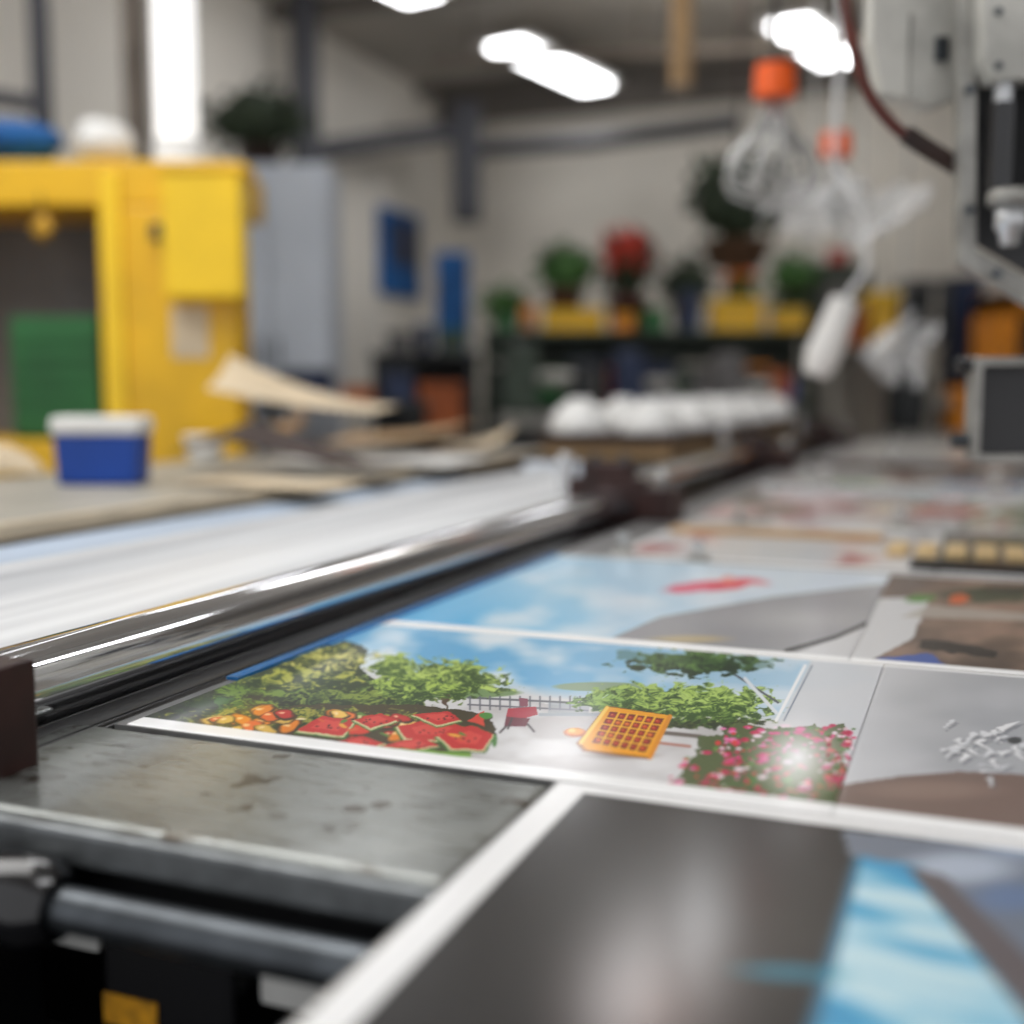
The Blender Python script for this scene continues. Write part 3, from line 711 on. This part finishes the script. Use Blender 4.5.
g=MB(); g.box(a.x,b2.x,Y0+.1,Y0+.14,zc,b2.z); g.box(a.x,b2.x,Y0+.4,Y0+.44,zc,b2.z); g.box(a.x,a.x+.03,Y0+.14,Y0+.4,zc,b2.z); g.box(b2.x-.03,b2.x,Y0+.14,Y0+.4,zc,b2.z); g.box(a.x,b2.x,Y0+.1,Y0+.44,zc,zc+.02)
build(g,'body',M['green'],r,.006)
for k in range(5): 
    z=zb+.06+k*.075; build(MB().box(a.x-.006,b2.x+.006,Y0+.09,Y0+.1,z,z+.02),'rib',M['green'],r,.003)
p=at_y(42,228,Y0-.03); r=root('hanging_tag','small brass tag hanging at the top of the open yellow bay','tag',p)
build(MB().cyl((p.x,p.y,p.z+.03),(p.x,p.y,zt-.12),.004,6),'cord',M['dkbrown'],r); build(MB().blob((p.x,p.y,p.z),(.04,.012,.045),14,.08,3),'plate',M['brass'],r)
p=at_y(22,160,Y0+.15); p.z=zt; tag(build(MB().blob((p.x-.05,p.y,zt+.095),(.19,.14,.085),20,.05,9),'folded_tarp',M['bluecloth'],base=p),'folded blue tarp lying on top of the yellow machine','tarp')
p=at_y(104,158,Y0+.15); p.z=zt; tag(build(MB().blob((p.x,p.y,zt+.09),(.11,.13,.08),20,.05,12),'plastic_bag',M['white'],base=p),'white stuffed bag beside the blue tarp on the yellow machine','bag')
p=at_y(178,160,Y0+.3); p.z=zt
r=root('exhaust_duct','white vertical exhaust duct with added glow rising from the yellow machine to the ceiling','duct',p)
build(MB().cyl((p.x,p.y,zt+.1),(p.x,p.y,CZ),.078,28),'pipe',M['glow'],r)  # emission added to brighten the pipe; the duct is no lamp
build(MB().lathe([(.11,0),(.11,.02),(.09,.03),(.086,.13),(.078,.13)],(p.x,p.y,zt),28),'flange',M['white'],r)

# cabinet, columns, pipes
cb=root('tall_cabinet','pale grey blue tall two door cabinet behind the yellow machine','cabinet',(-1.45,7.2,0))
a=at_y(212,400,7.0); b2=at_y(328,162,7.0)
build(MB().box(a.x,b2.x,7.02,7.5,0,b2.z),'body',M['cabinet'],cb,.01)
xm=(a.x+b2.x)/2
for s,(x0,x1) in enumerate(((a.x+.01,xm-.006),(xm+.006,b2.x-.01))):
    d=build(MB().box(x0,x1,6.995,7.018,.06,b2.z-.03),'door',M['cabinet'],cb,.006)
    hx=xm-.05 if s==0 else xm+.05
    build(MB().cyl((hx,6.97,1.3),(hx,6.97,1.5),.01,10),'handle',M['rod'],d)
def plant(name,lab,c,pr,ph,fol,mat,matp,n=160,size=.09,flow=None,seed=1,hang=None):
    r=root(name,lab,'plant',c); FM=Matrix.Translation(c)
    build(MB(FM).lathe([(0,0),(pr*.72,0),(pr,ph),(pr*1.06,ph),(pr*1.06,ph*.88),(pr*.9,ph*.9),(0,ph*.88)],n=20),'pot',matp,r)
    fc=(0,0,ph+fol[2]*.75)
    build(MB(FM).blob(fc,(fol[0]*.7,fol[1]*.7,fol[2]*.7),14,.07,seed).leaves(fc,fol,n,size,seed),'foliage',mat,r)
    if flow:
        build(MB(FM).blob((0,0,fc[2]+fol[2]*.35),(fol[0]*.72,fol[1]*.72,fol[2]*.5),14,.09,seed+4).leaves((0,0,fc[2]+fol[2]*.35),(fol[0],fol[1],fol[2]*.75),n,size*.8,seed+9),'flowers',flow,r)
    if hang: build(MB(FM).cyl((0,0,ph*.9),(0,0,hang-c[2]),.012,8),'cord',M['dkbrown'],r)
    return r
plant('bushy_plant','dark bushy plant on top of the tall grey cabinet',Vector((at_y(258,160,7.2).x,7.25,b2.z+.001)),.14,.12,(.38,.2,.22),M['dleaf'],M['dkbrown'],240,.09,seed=3)
def col(name,lab,px,Y,wpx,mat,z0=0,z1=CZ,cat='column'):
    p=at_y(px,300,Y); r=wpx/2*Y/FPX; rr=root(name,lab,cat,(p.x,Y,z0))
    build(MB().cyl((p.x,Y,z0),(p.x,Y,z1),r,20),'shaft',mat,rr); 
    build(MB().box(p.x-r*1.5,p.x+r*1.5,Y-r*1.5,Y+r*1.5,z0,z0+.04),'base_plate',mat,rr,.005)
    return rr
col('steel_column','dark steel column standing between the tall cabinet and the blue wall board',309,9.3,28,M['column'])
col('steel_column','dark thin column above the blue tarp at far left',50,6.2,20,M['column'])
col('steel_column','brown grey column just left of the white duct',143,6.2,24,M['brownpipe'])
r=root('wall_pipe','dark horizontal pipe running from the dark column into the far corner','pipe',at_y(390,143,10.3))
build(MB().tube([at_y(310,152,9.35),at_y(390,140,10.4),at_y(455,132,11.3)],.085,14),'pipe_run',M['column'],r)
build(bx(MB(),452,100,480,220,11.2,.25),'junction_box',M['column'],r,.02)
r=root('wall_pipe','long thin horizontal pipe crossing the back wall to the right','pipe',at_y(600,145,10.6))
build(MB().tube([at_y(468,150,11.35),at_y(590,142,11.0),at_y(740,122,10.5)],.075,14),'pipe_run',M['column'],r)
build(MB().cyl(at_y(600,142,11.0),at_y(600,142,11.35),.03,8),'pipe_bracket',M['brownpipe'],r)
r=root('ceiling_pipe','thin grey pipe hanging under the ceiling above the long rack','pipe',at_y(640,70,9.0))
build(MB().tube([at_y(430,60,9.6),at_y(640,52,9.0),at_y(900,40,8.3)],.035,10),'pipe_run',M['brownpipe'],r)
for px,py,Y in ((470,58,9.48),(640,52,9.0),(800,45,8.57)):
    q=at_y(px,py,Y); build(MB().cyl(q,(q.x,q.y,CZ),.01,6),'hanger',M['brownpipe'],r)
r=root('wall_pipe','dark horizontal pipe at the far left behind the thin column','pipe',at_y(0,98,6.3))
build(MB().tube([at_y(-120,88,6.35),at_y(0,98,6.3),at_y(46,106,6.25)],.045,12),'pipe_run',M['column'],r)
p=at_y(682,0,6); r=root('hanging_tube','brown cardboard tube hanging from the ceiling','tube',(p.x,6,CZ))
build(MB().cyl((p.x,6,at_y(682,95,6).z),(p.x,6,CZ),.055,20),'tube_body',M['kraft'],r); build(MB().cyl((p.x,6,at_y(682,100,6).z),(p.x,6,at_y(682,88,6).z),.062,20),'end_ring',M['brownpipe'],r)
def wallp(px,py):
    rr=ray(px,py); n=RT.to_3x3()@Vector((1,0,0)); o=Vector((0,0,CAMZ)); t=(VL-n.dot(o))/n.dot(rr); return o+rr*t
a=inv(wallp(376,205)); b=inv(wallp(416,300))
r=root('blue_board','blue notice board with a dark panel on the left wall near the corner','board',W(VL+.01,(a.y+b.y)/2,b.z),-TH)
build(MB(RT).box(VL+.005,VL+.055,a.y,b.y,b.z,a.z),'board',M['bluecloth'],r,.01)
build(MB(RT).box(VL+.055,VL+.065,a.y+.15,a.y+.8,b.z+.3,a.z-.1),'panel',M['navy'],r,.004)
p=at_y(448,400,10.4)
r=root('blue_cabinet','blue locker standing in the far left corner beside the blue board','locker',(p.x,10.5,0))
a=at_y(436,320,10.3); b=at_y(468,252,10.3)
build(MB().box(a.x,b.x,10.32,10.65,0,b.z),'body',M['bluecloth'],r,.01); build(MB().box(a.x+.02,b.x-.02,10.30,10.32,.1,b.z-.05),'door',M['bluecloth'],r,.005)

# ------------------------------------------------------------------ racks and benches
def rack(name,lab,x0,x1,Y,d,zs,mat=M['dshelf'],back=True,cat='shelf'):
    r=root(name,lab,cat,((x0+x1)/2,Y+d/2,0))
    for x in (x0,x1-.05):
        for y in (Y,Y+d-.05): build(MB().box(x,x+.05,y,y+.05,0,zs[-1]-.04),'post',mat,r)
    for z in zs: build(MB().box(x0-.02,x1+.02,Y-.02,Y+d+.02,z-.04,z),'shelf_board',mat,r,.004)
    if back: build(MB().box(x0,x1,Y+d-.01,Y+d+.01,.1,zs[-1]-.04),'back_panel',mat,r)
    return r
ZR=at_y(600,330,9.0).z; ZR2=at_y(600,395,9.0).z-.05
rack('storage_rack','long dark storage rack carrying flowers and yellow crates',at_y(484,330,9).x,at_y(815,330,9).x,9.0,.55,(.4,ZR2,ZR),mat=M['dgreen'])
rack('storage_rack','short dark rack holding an orange box beneath the blue board',at_y(372,330,8.2).x,at_y(476,330,8.2).x,8.2,.5,(.4,at_y(0,432,8.2).z,at_y(0,352,8.2).z),back=True)
wb=at_y(0,402,6.3).z
rack('work_bench','dark work bench carrying the blue cooler box left of the middle',at_y(258,400,6.3).x,at_y(420,400,6.3).x,6.3,.5,(.3,.8,wb),back=False,cat='bench')
def boxat(name,lab,px0,px1,Y,z,h,d,mat,matlid,cat,lip=.02,group=None):
    x0=at_y(px0,390,Y).x; x1=at_y(px1,390,Y).x; z=z+.001
    r=root(name,lab,cat,((x0+x1)/2,Y+d/2,z),0,group)
    build(MB().box(x0+lip,x1-lip,Y+lip,Y+d-lip,z,z+h*.86),'body',mat,r,.008)
    build(MB().box(x0,x1,Y,Y+d,z+h*.86,z+h),'rim',matlid,r,.008)
    return r
def jar(lab,px,Y,z,rad,h,mat,matlid,name='paint_tin',cat='tin'):
    q=at_y(px,390,Y); z=z+.001; r=root(name,lab,cat,(q.x,Y,z))
    build(MB().lathe([(0,0),(rad,0),(rad,h*.8),(rad*.7,h*.88),(0,h*.88)],(q.x,Y,z),16),'body',mat,r)
    build(MB().lathe([(0,h*.87),(rad*.72,h*.87),(rad*.72,h),(0,h)],(q.x,Y,z),16),'lid',matlid,r)
def hh(py,Y,z): return at_y(0,py,Y).z-z
zs2=at_y(0,352,8.2).z
boxat('orange_box','orange brown cardboard box on the short dark rack',418,462,8.22,at_y(0,432,8.2).z,.34,.35,M['orangebox'],M['orangebox'],'box',.004)
boxat('grey_bin','low grey bin on top of the short dark rack',384,412,8.25,zs2,.14,.3,M['ygrey'],M['dshelf'],'bin')
jar('white capped blue tin on top of the short dark rack',424,8.4,zs2,.06,.24,M['navy'],M['white'])
boxat('green_tub','dark green tub at the right end of the short dark rack',436,468,8.25,zs2,.16,.3,M['dgreen'],M['green'],'tub')
boxat('cooler_box','blue cooler box on the dark work bench',272,330,6.35,wb,hh(364,6.35,wb),.3,M['navy'],M['cabinet'],'box')
boxat('cardboard_box','small tan box beside the blue cooler box',340,372,6.35,wb,.09,.2,M['orangebox'],M['kraft'],'box',.004)
boxat('grey_bin','dark grey bin at the right end of the work bench',380,415,6.35,wb,.2,.2,M['navy'],M['dshelf'],'bin')
boxat('yellow_crate','yellow crate under the green and red flowers on the long rack',540,606,9.02,ZR,hh(308,9,ZR),.14,M['yellow'],M['yellow2'],'crate')
boxat('yellow_crate','yellow crate at the right end of the long rack',708,765,9.02,ZR,hh(298,9,ZR),.2,M['yellow'],M['yellow2'],'crate')
boxat('yellow_crate','low yellow crate with green top at the far right end of the rack',770,808,9.02,ZR,.2,.2,M['yellow'],M['green'],'crate')
boxat('green_tub','green tub at the left end of the long rack top',494,518,9.02,ZR,.13,.2,M['green'],M['leaf'],'tub')
boxat('orange_tub','orange tub right of the left yellow crate on the long rack',610,636,9.02,ZR,.13,.16,M['amber'],M['yellow'],'tub')
boxat('green_tub','low green tub left of the dark blue bin',640,668,9.02,ZR,.17,.16,M['green'],M['leaf'],'tub')
boxat('blue_bin','dark blue bin between the red flowers and right yellow crate',678,702,9.02,ZR,.3,.15,M['navy'],M['navy'],'bin')
jar('amber tin beside the green tub',528,9.12,ZR,.05,.22,M['amber'],M['dshelf'])
rowd=[(492,530,.3,'dshelf','worktop','black tub with a pale rim'),(534,566,.24,'green','leaf','green tub'),(570,604,.32,'ygrey','navy','grey tub with a navy rim'),(608,640,.26,'redp','orangebox','red tub'),(644,676,.34,'navy','dshelf','navy tub'),(682,722,.3,'ygrey','worktop','grey tub with a pale rim'),(728,770,.28,'dshelf','amber','black tub with an amber rim'),(774,800,.2,'blue','navy','blue tub with a navy rim')]
for x0,x1,h,m1,m2,nm in rowd:
    boxat('storage_tub',nm+' on the middle shelf of the long dark rack',x0,x1,9.04,ZR2,h,.3,M[m1],M[m2],'tub',group='tubs on the middle shelf of the long rack')
def lathe_machine(lab,px0,px1,Y,ytop,mat,mat2):
    x0=at_y(px0,390,Y).x; x1=at_y(px1,390,Y).x; z=at_y(0,ytop,Y).z
    r=root('bench_machine',lab,'machine',((x0+x1)/2,Y+.25,0)); w=x1-x0
    build(MB().box(x0+.05,x1-.05,Y+.05,Y+.45,0,z*.62),'pedestal',M['dshelf'],r,.02)
    build(MB().box(x0,x1,Y,Y+.5,z*.62,z*.68),'table',M['midgrey'],r,.01)
    build(MB().box(x0+w*.05,x0+w*.4,Y+.1,Y+.42,z*.68,z),'head',mat,r,.03)
    build(MB().cyl((x0+w*.4,Y+.25,z*.84),(x0+w*.75,Y+.25,z*.84),.05,16),'spindle',M['midgrey'],r)
    build(MB().box(x0+w*.75,x0+w*.95,Y+.14,Y+.38,z*.68,z*.92),'tailstock',mat2,r,.02)
lathe_machine('dark green bench machine with grey spindle in front of the long rack',498,600,7.9,342,M['dgreen'],M['dshelf'])
lathe_machine('grey bench machine with an orange end block right of the bowl cart',716,800,7.6,352,M['ygrey'],M['orangebox'])
lathe_machine('small navy bench machine between the dark green and grey ones',612,700,8.1,350,M['navy'],M['dgreen'])
def P9(px,z,Y=9.3): q=at_y(px,390,Y); return Vector((q.x,Y,z+.001))
plant('potted_plant','green leafy potted plant left of the red flowers',P9(564,ZR,9.42),.15,.32,(.25,.15,.22),M['leaf'],M['pot'],200,.1,seed=7)
plant('potted_plant','red flowering plant in a maroon pot on the long rack',P9(627,ZR,9.4),.18,.28,(.24,.15,.30),M['dleaf'],M['pot'],200,.1,flow=M['red'],seed=11)
plant('potted_plant','low leafy plant at the left end of the long rack',P9(506,ZR,9.42),.11,.14,(.2,.13,.13),M['leaf'],M['dkbrown'],110,.08,seed=15)
plant('potted_plant','dark leafy plant between the red flowers and the hanging basket',P9(686,ZR,9.42),.13,.24,(.24,.13,.2),M['dleaf'],M['brownbasket'],170,.1,seed=19)
plant('potted_plant','small orange flowering plant by the right yellow crate',P9(738,ZR,9.42),.12,.3,(.16,.12,.12),M['leaf'],M['dkbrown'],90,.08,flow=M['orange'],seed=13)
plant('potted_plant','low green plant behind the far right yellow crate',P9(790,ZR,9.42),.13,.3,(.24,.14,.2),M['leaf'],M['dkbrown'],140,.09,seed=17)
hp=at_y(736,268,7.0)
plant('hanging_basket','round dark green hanging basket with a brown bowl below',hp,.21,.15,(.33,.28,.33),M['dleaf'],M['brownbasket'],400,.09,seed=21,hang=CZ)
x0=at_y(812,300,9.75).x; x1=at_y(872,300,9.75).x; zt3=at_y(0,262,9.75).z
r=root('tall_machine','tall dark green machine with grey panel behind the right end of the long rack','machine',((x0+x1)/2,9.9,0))
build(MB().box(x0,x1,9.76,10.1,0,zt3),'body',M['dgreen'],r,.03)
build(MB().box(x0+.08,x1-.08,9.74,9.76,zt3-.5,zt3-.15),'panel',M['ygrey'],r,.01)
build(MB().cyl(((x0+x1)/2,9.9,zt3),((x0+x1)/2,9.9,zt3+.12),.08,16),'cap',M['redp'],r)

# right background
a=at_y(1010,300,8.6)
r=root('orange_machine','amber orange machine cabinet at the right edge beyond the bed','machine',(a.x+.2,8.9,0))
x0=at_y(1000,300,8.6).x; zt2=at_y(0,292,8.6).z
f=MB(); f.box(x0,x0+1.0,8.6,9.1,.1,.7); f.box(x0,x0+.15,8.6,9.1,.7,zt2); f.box(x0+.85,x0+1.0,8.6,9.1,.7,zt2); f.box(x0,x0+1,8.6,9.1,zt2-.15,zt2)
build(f,'frame',M['amber'],r,.01); build(MB().box(x0+.15,x0+.85,9.0,9.05,.7,zt2-.15),'inner_panel',M['dshelf'],r)
build(MB().box(x0+.05,x0+.95,8.65,9.05,0,.1),'plinth',M['dshelf'],r)
x0=at_y(950,300,9.4).x; x1=at_y(984,300,9.4).x
r=root('blue_cabinet','narrow dark blue cabinet beside the orange machine at right','cabinet',((x0+x1)/2,9.5,0))
build(MB().box(x0,x1,9.4,9.7,0,at_y(0,276,9.4).z),'body',M['dshelf'],r,.01); build(MB().box(x0+.02,x1-.02,9.38,9.4,.1,at_y(0,280,9.4).z),'door',M['navy'],r,.005)
rack('side_bench','grey metal bench behind the far end of the print bed',at_y(830,390,8.9).x,at_y(938,390,8.9).x,8.9,.5,(.4,at_y(0,345,8.9).z),mat=M['worktop'],cat='bench')
zsb=at_y(0,345,8.9).z
boxat('yellow_crate','small yellow crate on the grey metal bench',868,898,8.92,zsb,.4,.3,M['yellow'],M['yellow2'],'crate')
boxat('grey_bin','dark bin on the grey metal bench beside the small yellow crate',902,934,8.92,zsb,.5,.3,M['dshelf'],M['ygrey'],'bin')
boxat('brown_box','brown box at the left end of the grey metal bench',834,864,8.92,zsb,.3,.3,M['orangebox'],M['kraft'],'box',.005)
lathe_machine('amber and black bench machine between the grey metal bench and the orange machine',900,985,8.2,372,M['dshelf'],M['amber'])

# ------------------------------------------------------------------ hanging cables
def orange_drop(px,py,Y,w,lab,loops,drop,seed):
    c=at_y(px,py,Y); rnd=random.Random(seed)
    r=root('cable_drop',lab,'cable drop',(c.x,c.y,CZ))
    build(MB().tube([(c.x,c.y,c.z+w*.4),(c.x-.01,c.y,c.z+.5),(c.x-.02,c.y,CZ)],.008,8),'cord',M['blackp'],r)
    build(MB().cyl((c.x,c.y,c.z-w*.36),(c.x,c.y,c.z+w*.36),w*.49,24,w*.46),'cap',M['orange'],r,.004)
    for k in range(loops):
        a=rnd.uniform(0,6.28); s=rnd.uniform(.35,.8)*w*1.5; d=drop*rnd.uniform(.7,1.05)
        pts=[]
        for i in range(15):
            t=i/14; th=math.pi*t
            pts.append(c+Vector((math.cos(a)*s*math.sin(2*th*.999)*.9*(.4+math.sin(th)) + .2*w*(t-.5), math.sin(a)*s*math.sin(2*th)*.8, -w*.4-d*math.sin(th))))
        build(MB().tube(pts,.0058,6),'wire_loop',M['wire'],r)
    return r
orange_drop(775,82,3.2,.115,'orange capped bundle of silver wire loops, higher of the two',11,.27,3)
orange_drop(836,145,4.0,.105,'smaller orange capped wire bundle lower and further right',8,.22,6)
def crumple(px,py,Y,w,h,seed,lab,name='plastic_wrap',cord=True):
    c=at_y(px,py,Y); rnd=random.Random(seed); ph=[rnd.uniform(0,6) for _ in range(6)]
    r=root(name,lab,'plastic wrap',(c.x,c.y,CZ))
    def fn(s,t):
        x=(s-.5)*w*(.55+.5*math.sin(2.4*t+ph[4])**2); z=(.5-t)*h
        return c+Vector((x+.03*math.sin(7*t+ph[0])*w/.3, .07*math.sin(11*s+5*t+ph[1])+.03*math.sin(23*s+ph[2]+9*t), z+.03*math.sin(9*s+ph[3])+.02*math.sin(17*s+13*t)))
    build(MB().grid(fn,40,30),'film',M['clear'],r)
    build(MB().cyl((c.x,c.y,c.z+h*.42),(c.x,c.y,CZ),.004,6),'cord',M['wire'],r)
crumple(812,204,3.8,.36,.13,2,'crumpled clear plastic wrap under the higher wire loops')
crumple(860,212,4.2,.50,.15,5,'crumpled clear plastic wrap right of the wire loops')
crumple(902,352,4.6,.24,.22,8,'pale crumpled plastic wrap above the far print bed')
c0=at_y(815,375,3.4); c1=at_y(845,300,3.4)
r=root('air_gun','white nozzle hanging on a clear hose over the print bed','air gun',(c1.x,c1.y,CZ))
build(MB().tube([c0,c0.lerp(c1,.25),c1],[.035,.052,.04],20),'nozzle',M['white'],r)
build(MB().tube([c1,c1+Vector((.06,0,.09)),c1+Vector((.05,.02,.24)),c1+Vector((-.03,.05,.40)),c1+Vector((-.02,.05,.8)),(c1.x,c1.y,CZ)],.011,10),'hose',M['clear'],r)

# ------------------------------------------------------------------ right machine head
hd=root('print_head_arm','off white print head arm with bracket, black cylinder and square frame at right','print head',(1.55,2.05,0))
D=2.0
def q3(px,py,Y=D): return at_y(px,py,Y)
build(MB().box(1.5,1.64,1.95,2.35,0,2.35),'post',M['offwhite'],hd,.01)
build(MB().box(1.0,1.64,2.06,2.2,q3(0,20).z,2.3),'beam',M['offwhite'],hd,.01)
b=MB(); b.prism([q3(876,-90,1.98),q3(872,40,1.98),q3(882,92,1.98),q3(935,106,1.98),q3(958,98,1.98),q3(958,-90,1.98)],(0,.05,0))
hs=build(b,'upper_housing',M['offwhite'],hd,.003)
build(bx(MB(),908,12,913,98,1.972,.01),'seam_strip',M['midgrey'],hs)
build(bx(MB(),936,36,950,60,1.968,.012),'catch',M['rod'],hs,.002)
b=MB(); b.prism([q3(984,-100,1.86),q3(984,58,1.86),q3(994,80,1.86),q3(1120,76,1.86),q3(1120,-100,1.86)],(0,.05,0))
fh=build(b,'front_housing',M['offwhite'],hd,.003)
for px,py in ((998,12),(998,66)):
    p=q3(px,py,1.86); build(MB().cyl((p.x,1.855,p.z),(p.x,1.862,p.z),.006,10),'screw',M['rod'],fh)
b=MB(); b.prism([q3(960,-60,1.9),q3(960,264,1.9),q3(1120,356,1.9),q3(1120,330,1.9),q3(977,249,1.9),q3(977,-60,1.9)],(0,.03,0))
bk=build(b,'bracket',M['midgrey'],hd,.002)
for px,py in ((969,90),(969,210),(996,274)):
    p=q3(px,py,1.9); build(MB().cyl((p.x,1.893,p.z),(p.x,1.902,p.z),.008,6),'bolt',M['rod'],bk)
b=MB(); b.prism([q3(977,66,1.935),q3(977,244,1.935),q3(1120,325,1.935),q3(1120,66,1.935)],(0,.008,0))
build(b,'back_plate',M['dkgrey'],hd)
def ZZ(py): return q3(0,py,1.93).z
cx=q3(1001,150,1.89)
build(MB().cyl((cx.x,1.89,ZZ(196)),(cx.x,1.89,ZZ(110)),.022,28),'black_cylinder',M['blackp'],hd,.002)
build(MB().cyl((cx.x,1.89,ZZ(110)),(cx.x,1.89,ZZ(76)),.015,20),'neck',M['alu'],hd)
tx=q3(1010,230,1.86).x
build(MB().lathe([(0,.0),(.036,0),(.036,.018),(.03,.024),(0,.024)],(tx,1.86,ZZ(212)),28),'collar',M['midgrey'],hd)
build(MB().lathe([(0,-.062),(.014,-.062),(.018,-.04),(.024,-.036),(.024,0),(0,0)],(tx,1.86,ZZ(212)),24),'tip',M['alu'],hd)
build(MB().cyl((q3(1046,150,1.89).x,1.89,ZZ(240)),(q3(1046,150,1.89).x,1.89,ZZ(76)),.022,24),'black_cylinder',M['blackp'],hd,.002)
def smooth(pts,n=6):
    out=[]; P=[pts[0]]+pts+[pts[-1]]
    for i in range(1,len(P)-2):
        for k in range(n):
            t=k/n; a,b_,c_,d_=P[i-1],P[i],P[i+1],P[i+2]
            out.append(.5*((2*b_)+(c_-a)*t+(2*a-5*b_+4*c_-d_)*t*t+(3*b_-a-3*c_+d_)*t**3))
    return out+[pts[-1]]
build(MB().tube(smooth([q3(966,172,1.95),q3(930,150,1.93),q3(896,128,1.93),q3(868,92,1.93),q3(853,44,1.93),q3(845,-10,1.95),q3(856,-60,1.98),q3(900,-84,2.0)]),.0095,12),'cable',M['cable'],hd)
build(MB().tube([q3(960,168,1.945),q3(930,150,1.93),q3(905,134,1.93)],.015,12),'cable_sleeve',M['dkbrown'],hd)
# square frame
YS=1.9
x0,x1=q3(990,0,YS).x,q3(1098,0,YS).x; z0,z1=q3(0,463,YS).z,q3(0,357,YS).z
def rsq(x0,x1,z0,z1,r,y,n=6):
    o=[]
    for cx,cz,a0 in ((x1-r,z1-r,0),(x0+r,z1-r,90),(x0+r,z0+r,180),(x1-r,z0+r,270)):
        for k in range(n+1):
            a=math.radians(a0+90*k/n); o.append(Vector((cx+r*math.cos(a),y,cz+r*math.sin(a))))
    return o
y0,y1=YS,YS+.035; wl=.013
O0=rsq(x0,x1,z0,z1,.014,y0); I0=rsq(x0+wl,x1-wl,z0+wl,z1-wl,.008,y0); O1=rsq(x0,x1,z0,z1,.014,y1); I1=rsq(x0+wl,x1-wl,z0+wl,z1-wl,.008,y1)
n=len(O0); fs=[]
for i in range(n):
    j=(i+1)%n
    fs+= [(i,j,n+j,n+i),(i,2*n+i,2*n+j,j),(n+i,n+j,3*n+j,3*n+i),(2*n+i,3*n+i,3*n+j,2*n+j)]
sq=build(MB().add(O0+I0+O1+I1,fs),'square_frame',M['midgrey'],hd)
build(MB().box(x1-.01,1.56,1.905,1.98,z0+.02,z1-.02),'frame_arm',M['offwhite'],hd,.006)
build(MB().box(x0+wl,x1-wl,y1-.006,y1-.002,z0+wl,z1-wl),'frame_backing',M['dkgrey'],sq)
for px,py in ((978,365),(984,441)):
    p=q3(px,py,YS); build(MB().cyl((x0-.024,1.92,p.z),(x0+.002,1.92,p.z),.013,16),'screw_knob',M['blackp'] if py<400 else M['rod'],sq,.002)

# ------------------------------------------------------------------ light, world, camera
def area(loc,rot,size,power,col=(1,1,1)):
    l=bpy.data.lights.new('fill_lamp','AREA'); l.energy=power; l.size=size; l.color=col
    o=bpy.data.objects.new('fill_lamp',l); C.objects.link(o); o.location=loc; o.rotation_euler=rot; return o
area((-2.0,2.0,3.9),(0,0,0),2.5,90,(1,.99,.97))
area((1.6,7.5,3.3),(math.pi,0,0),2.0,45,(1,.97,.93))
w=bpy.data.worlds.new('World'); bpy.context.scene.world=w; w.use_nodes=True
bg=w.node_tree.nodes['Background']; bg.inputs['Color'].default_value=(.97,.975,1,1); bg.inputs['Strength'].default_value=.8
cam=bpy.data.cameras.new('Camera'); co=bpy.data.objects.new('Camera',cam); C.objects.link(co)
cam.sensor_width=36; cam.lens=36*FPX/1024; cam.clip_start=.02; cam.clip_end=60
co.location=(0,0,CAMZ); co.rotation_euler=(math.pi/2-PITCH,0,0)
cam.dof.use_dof=True; cam.dof.focus_distance=1.12; cam.dof.aperture_fstop=(cam.lens/1000)/.027
bpy.context.scene.camera=co
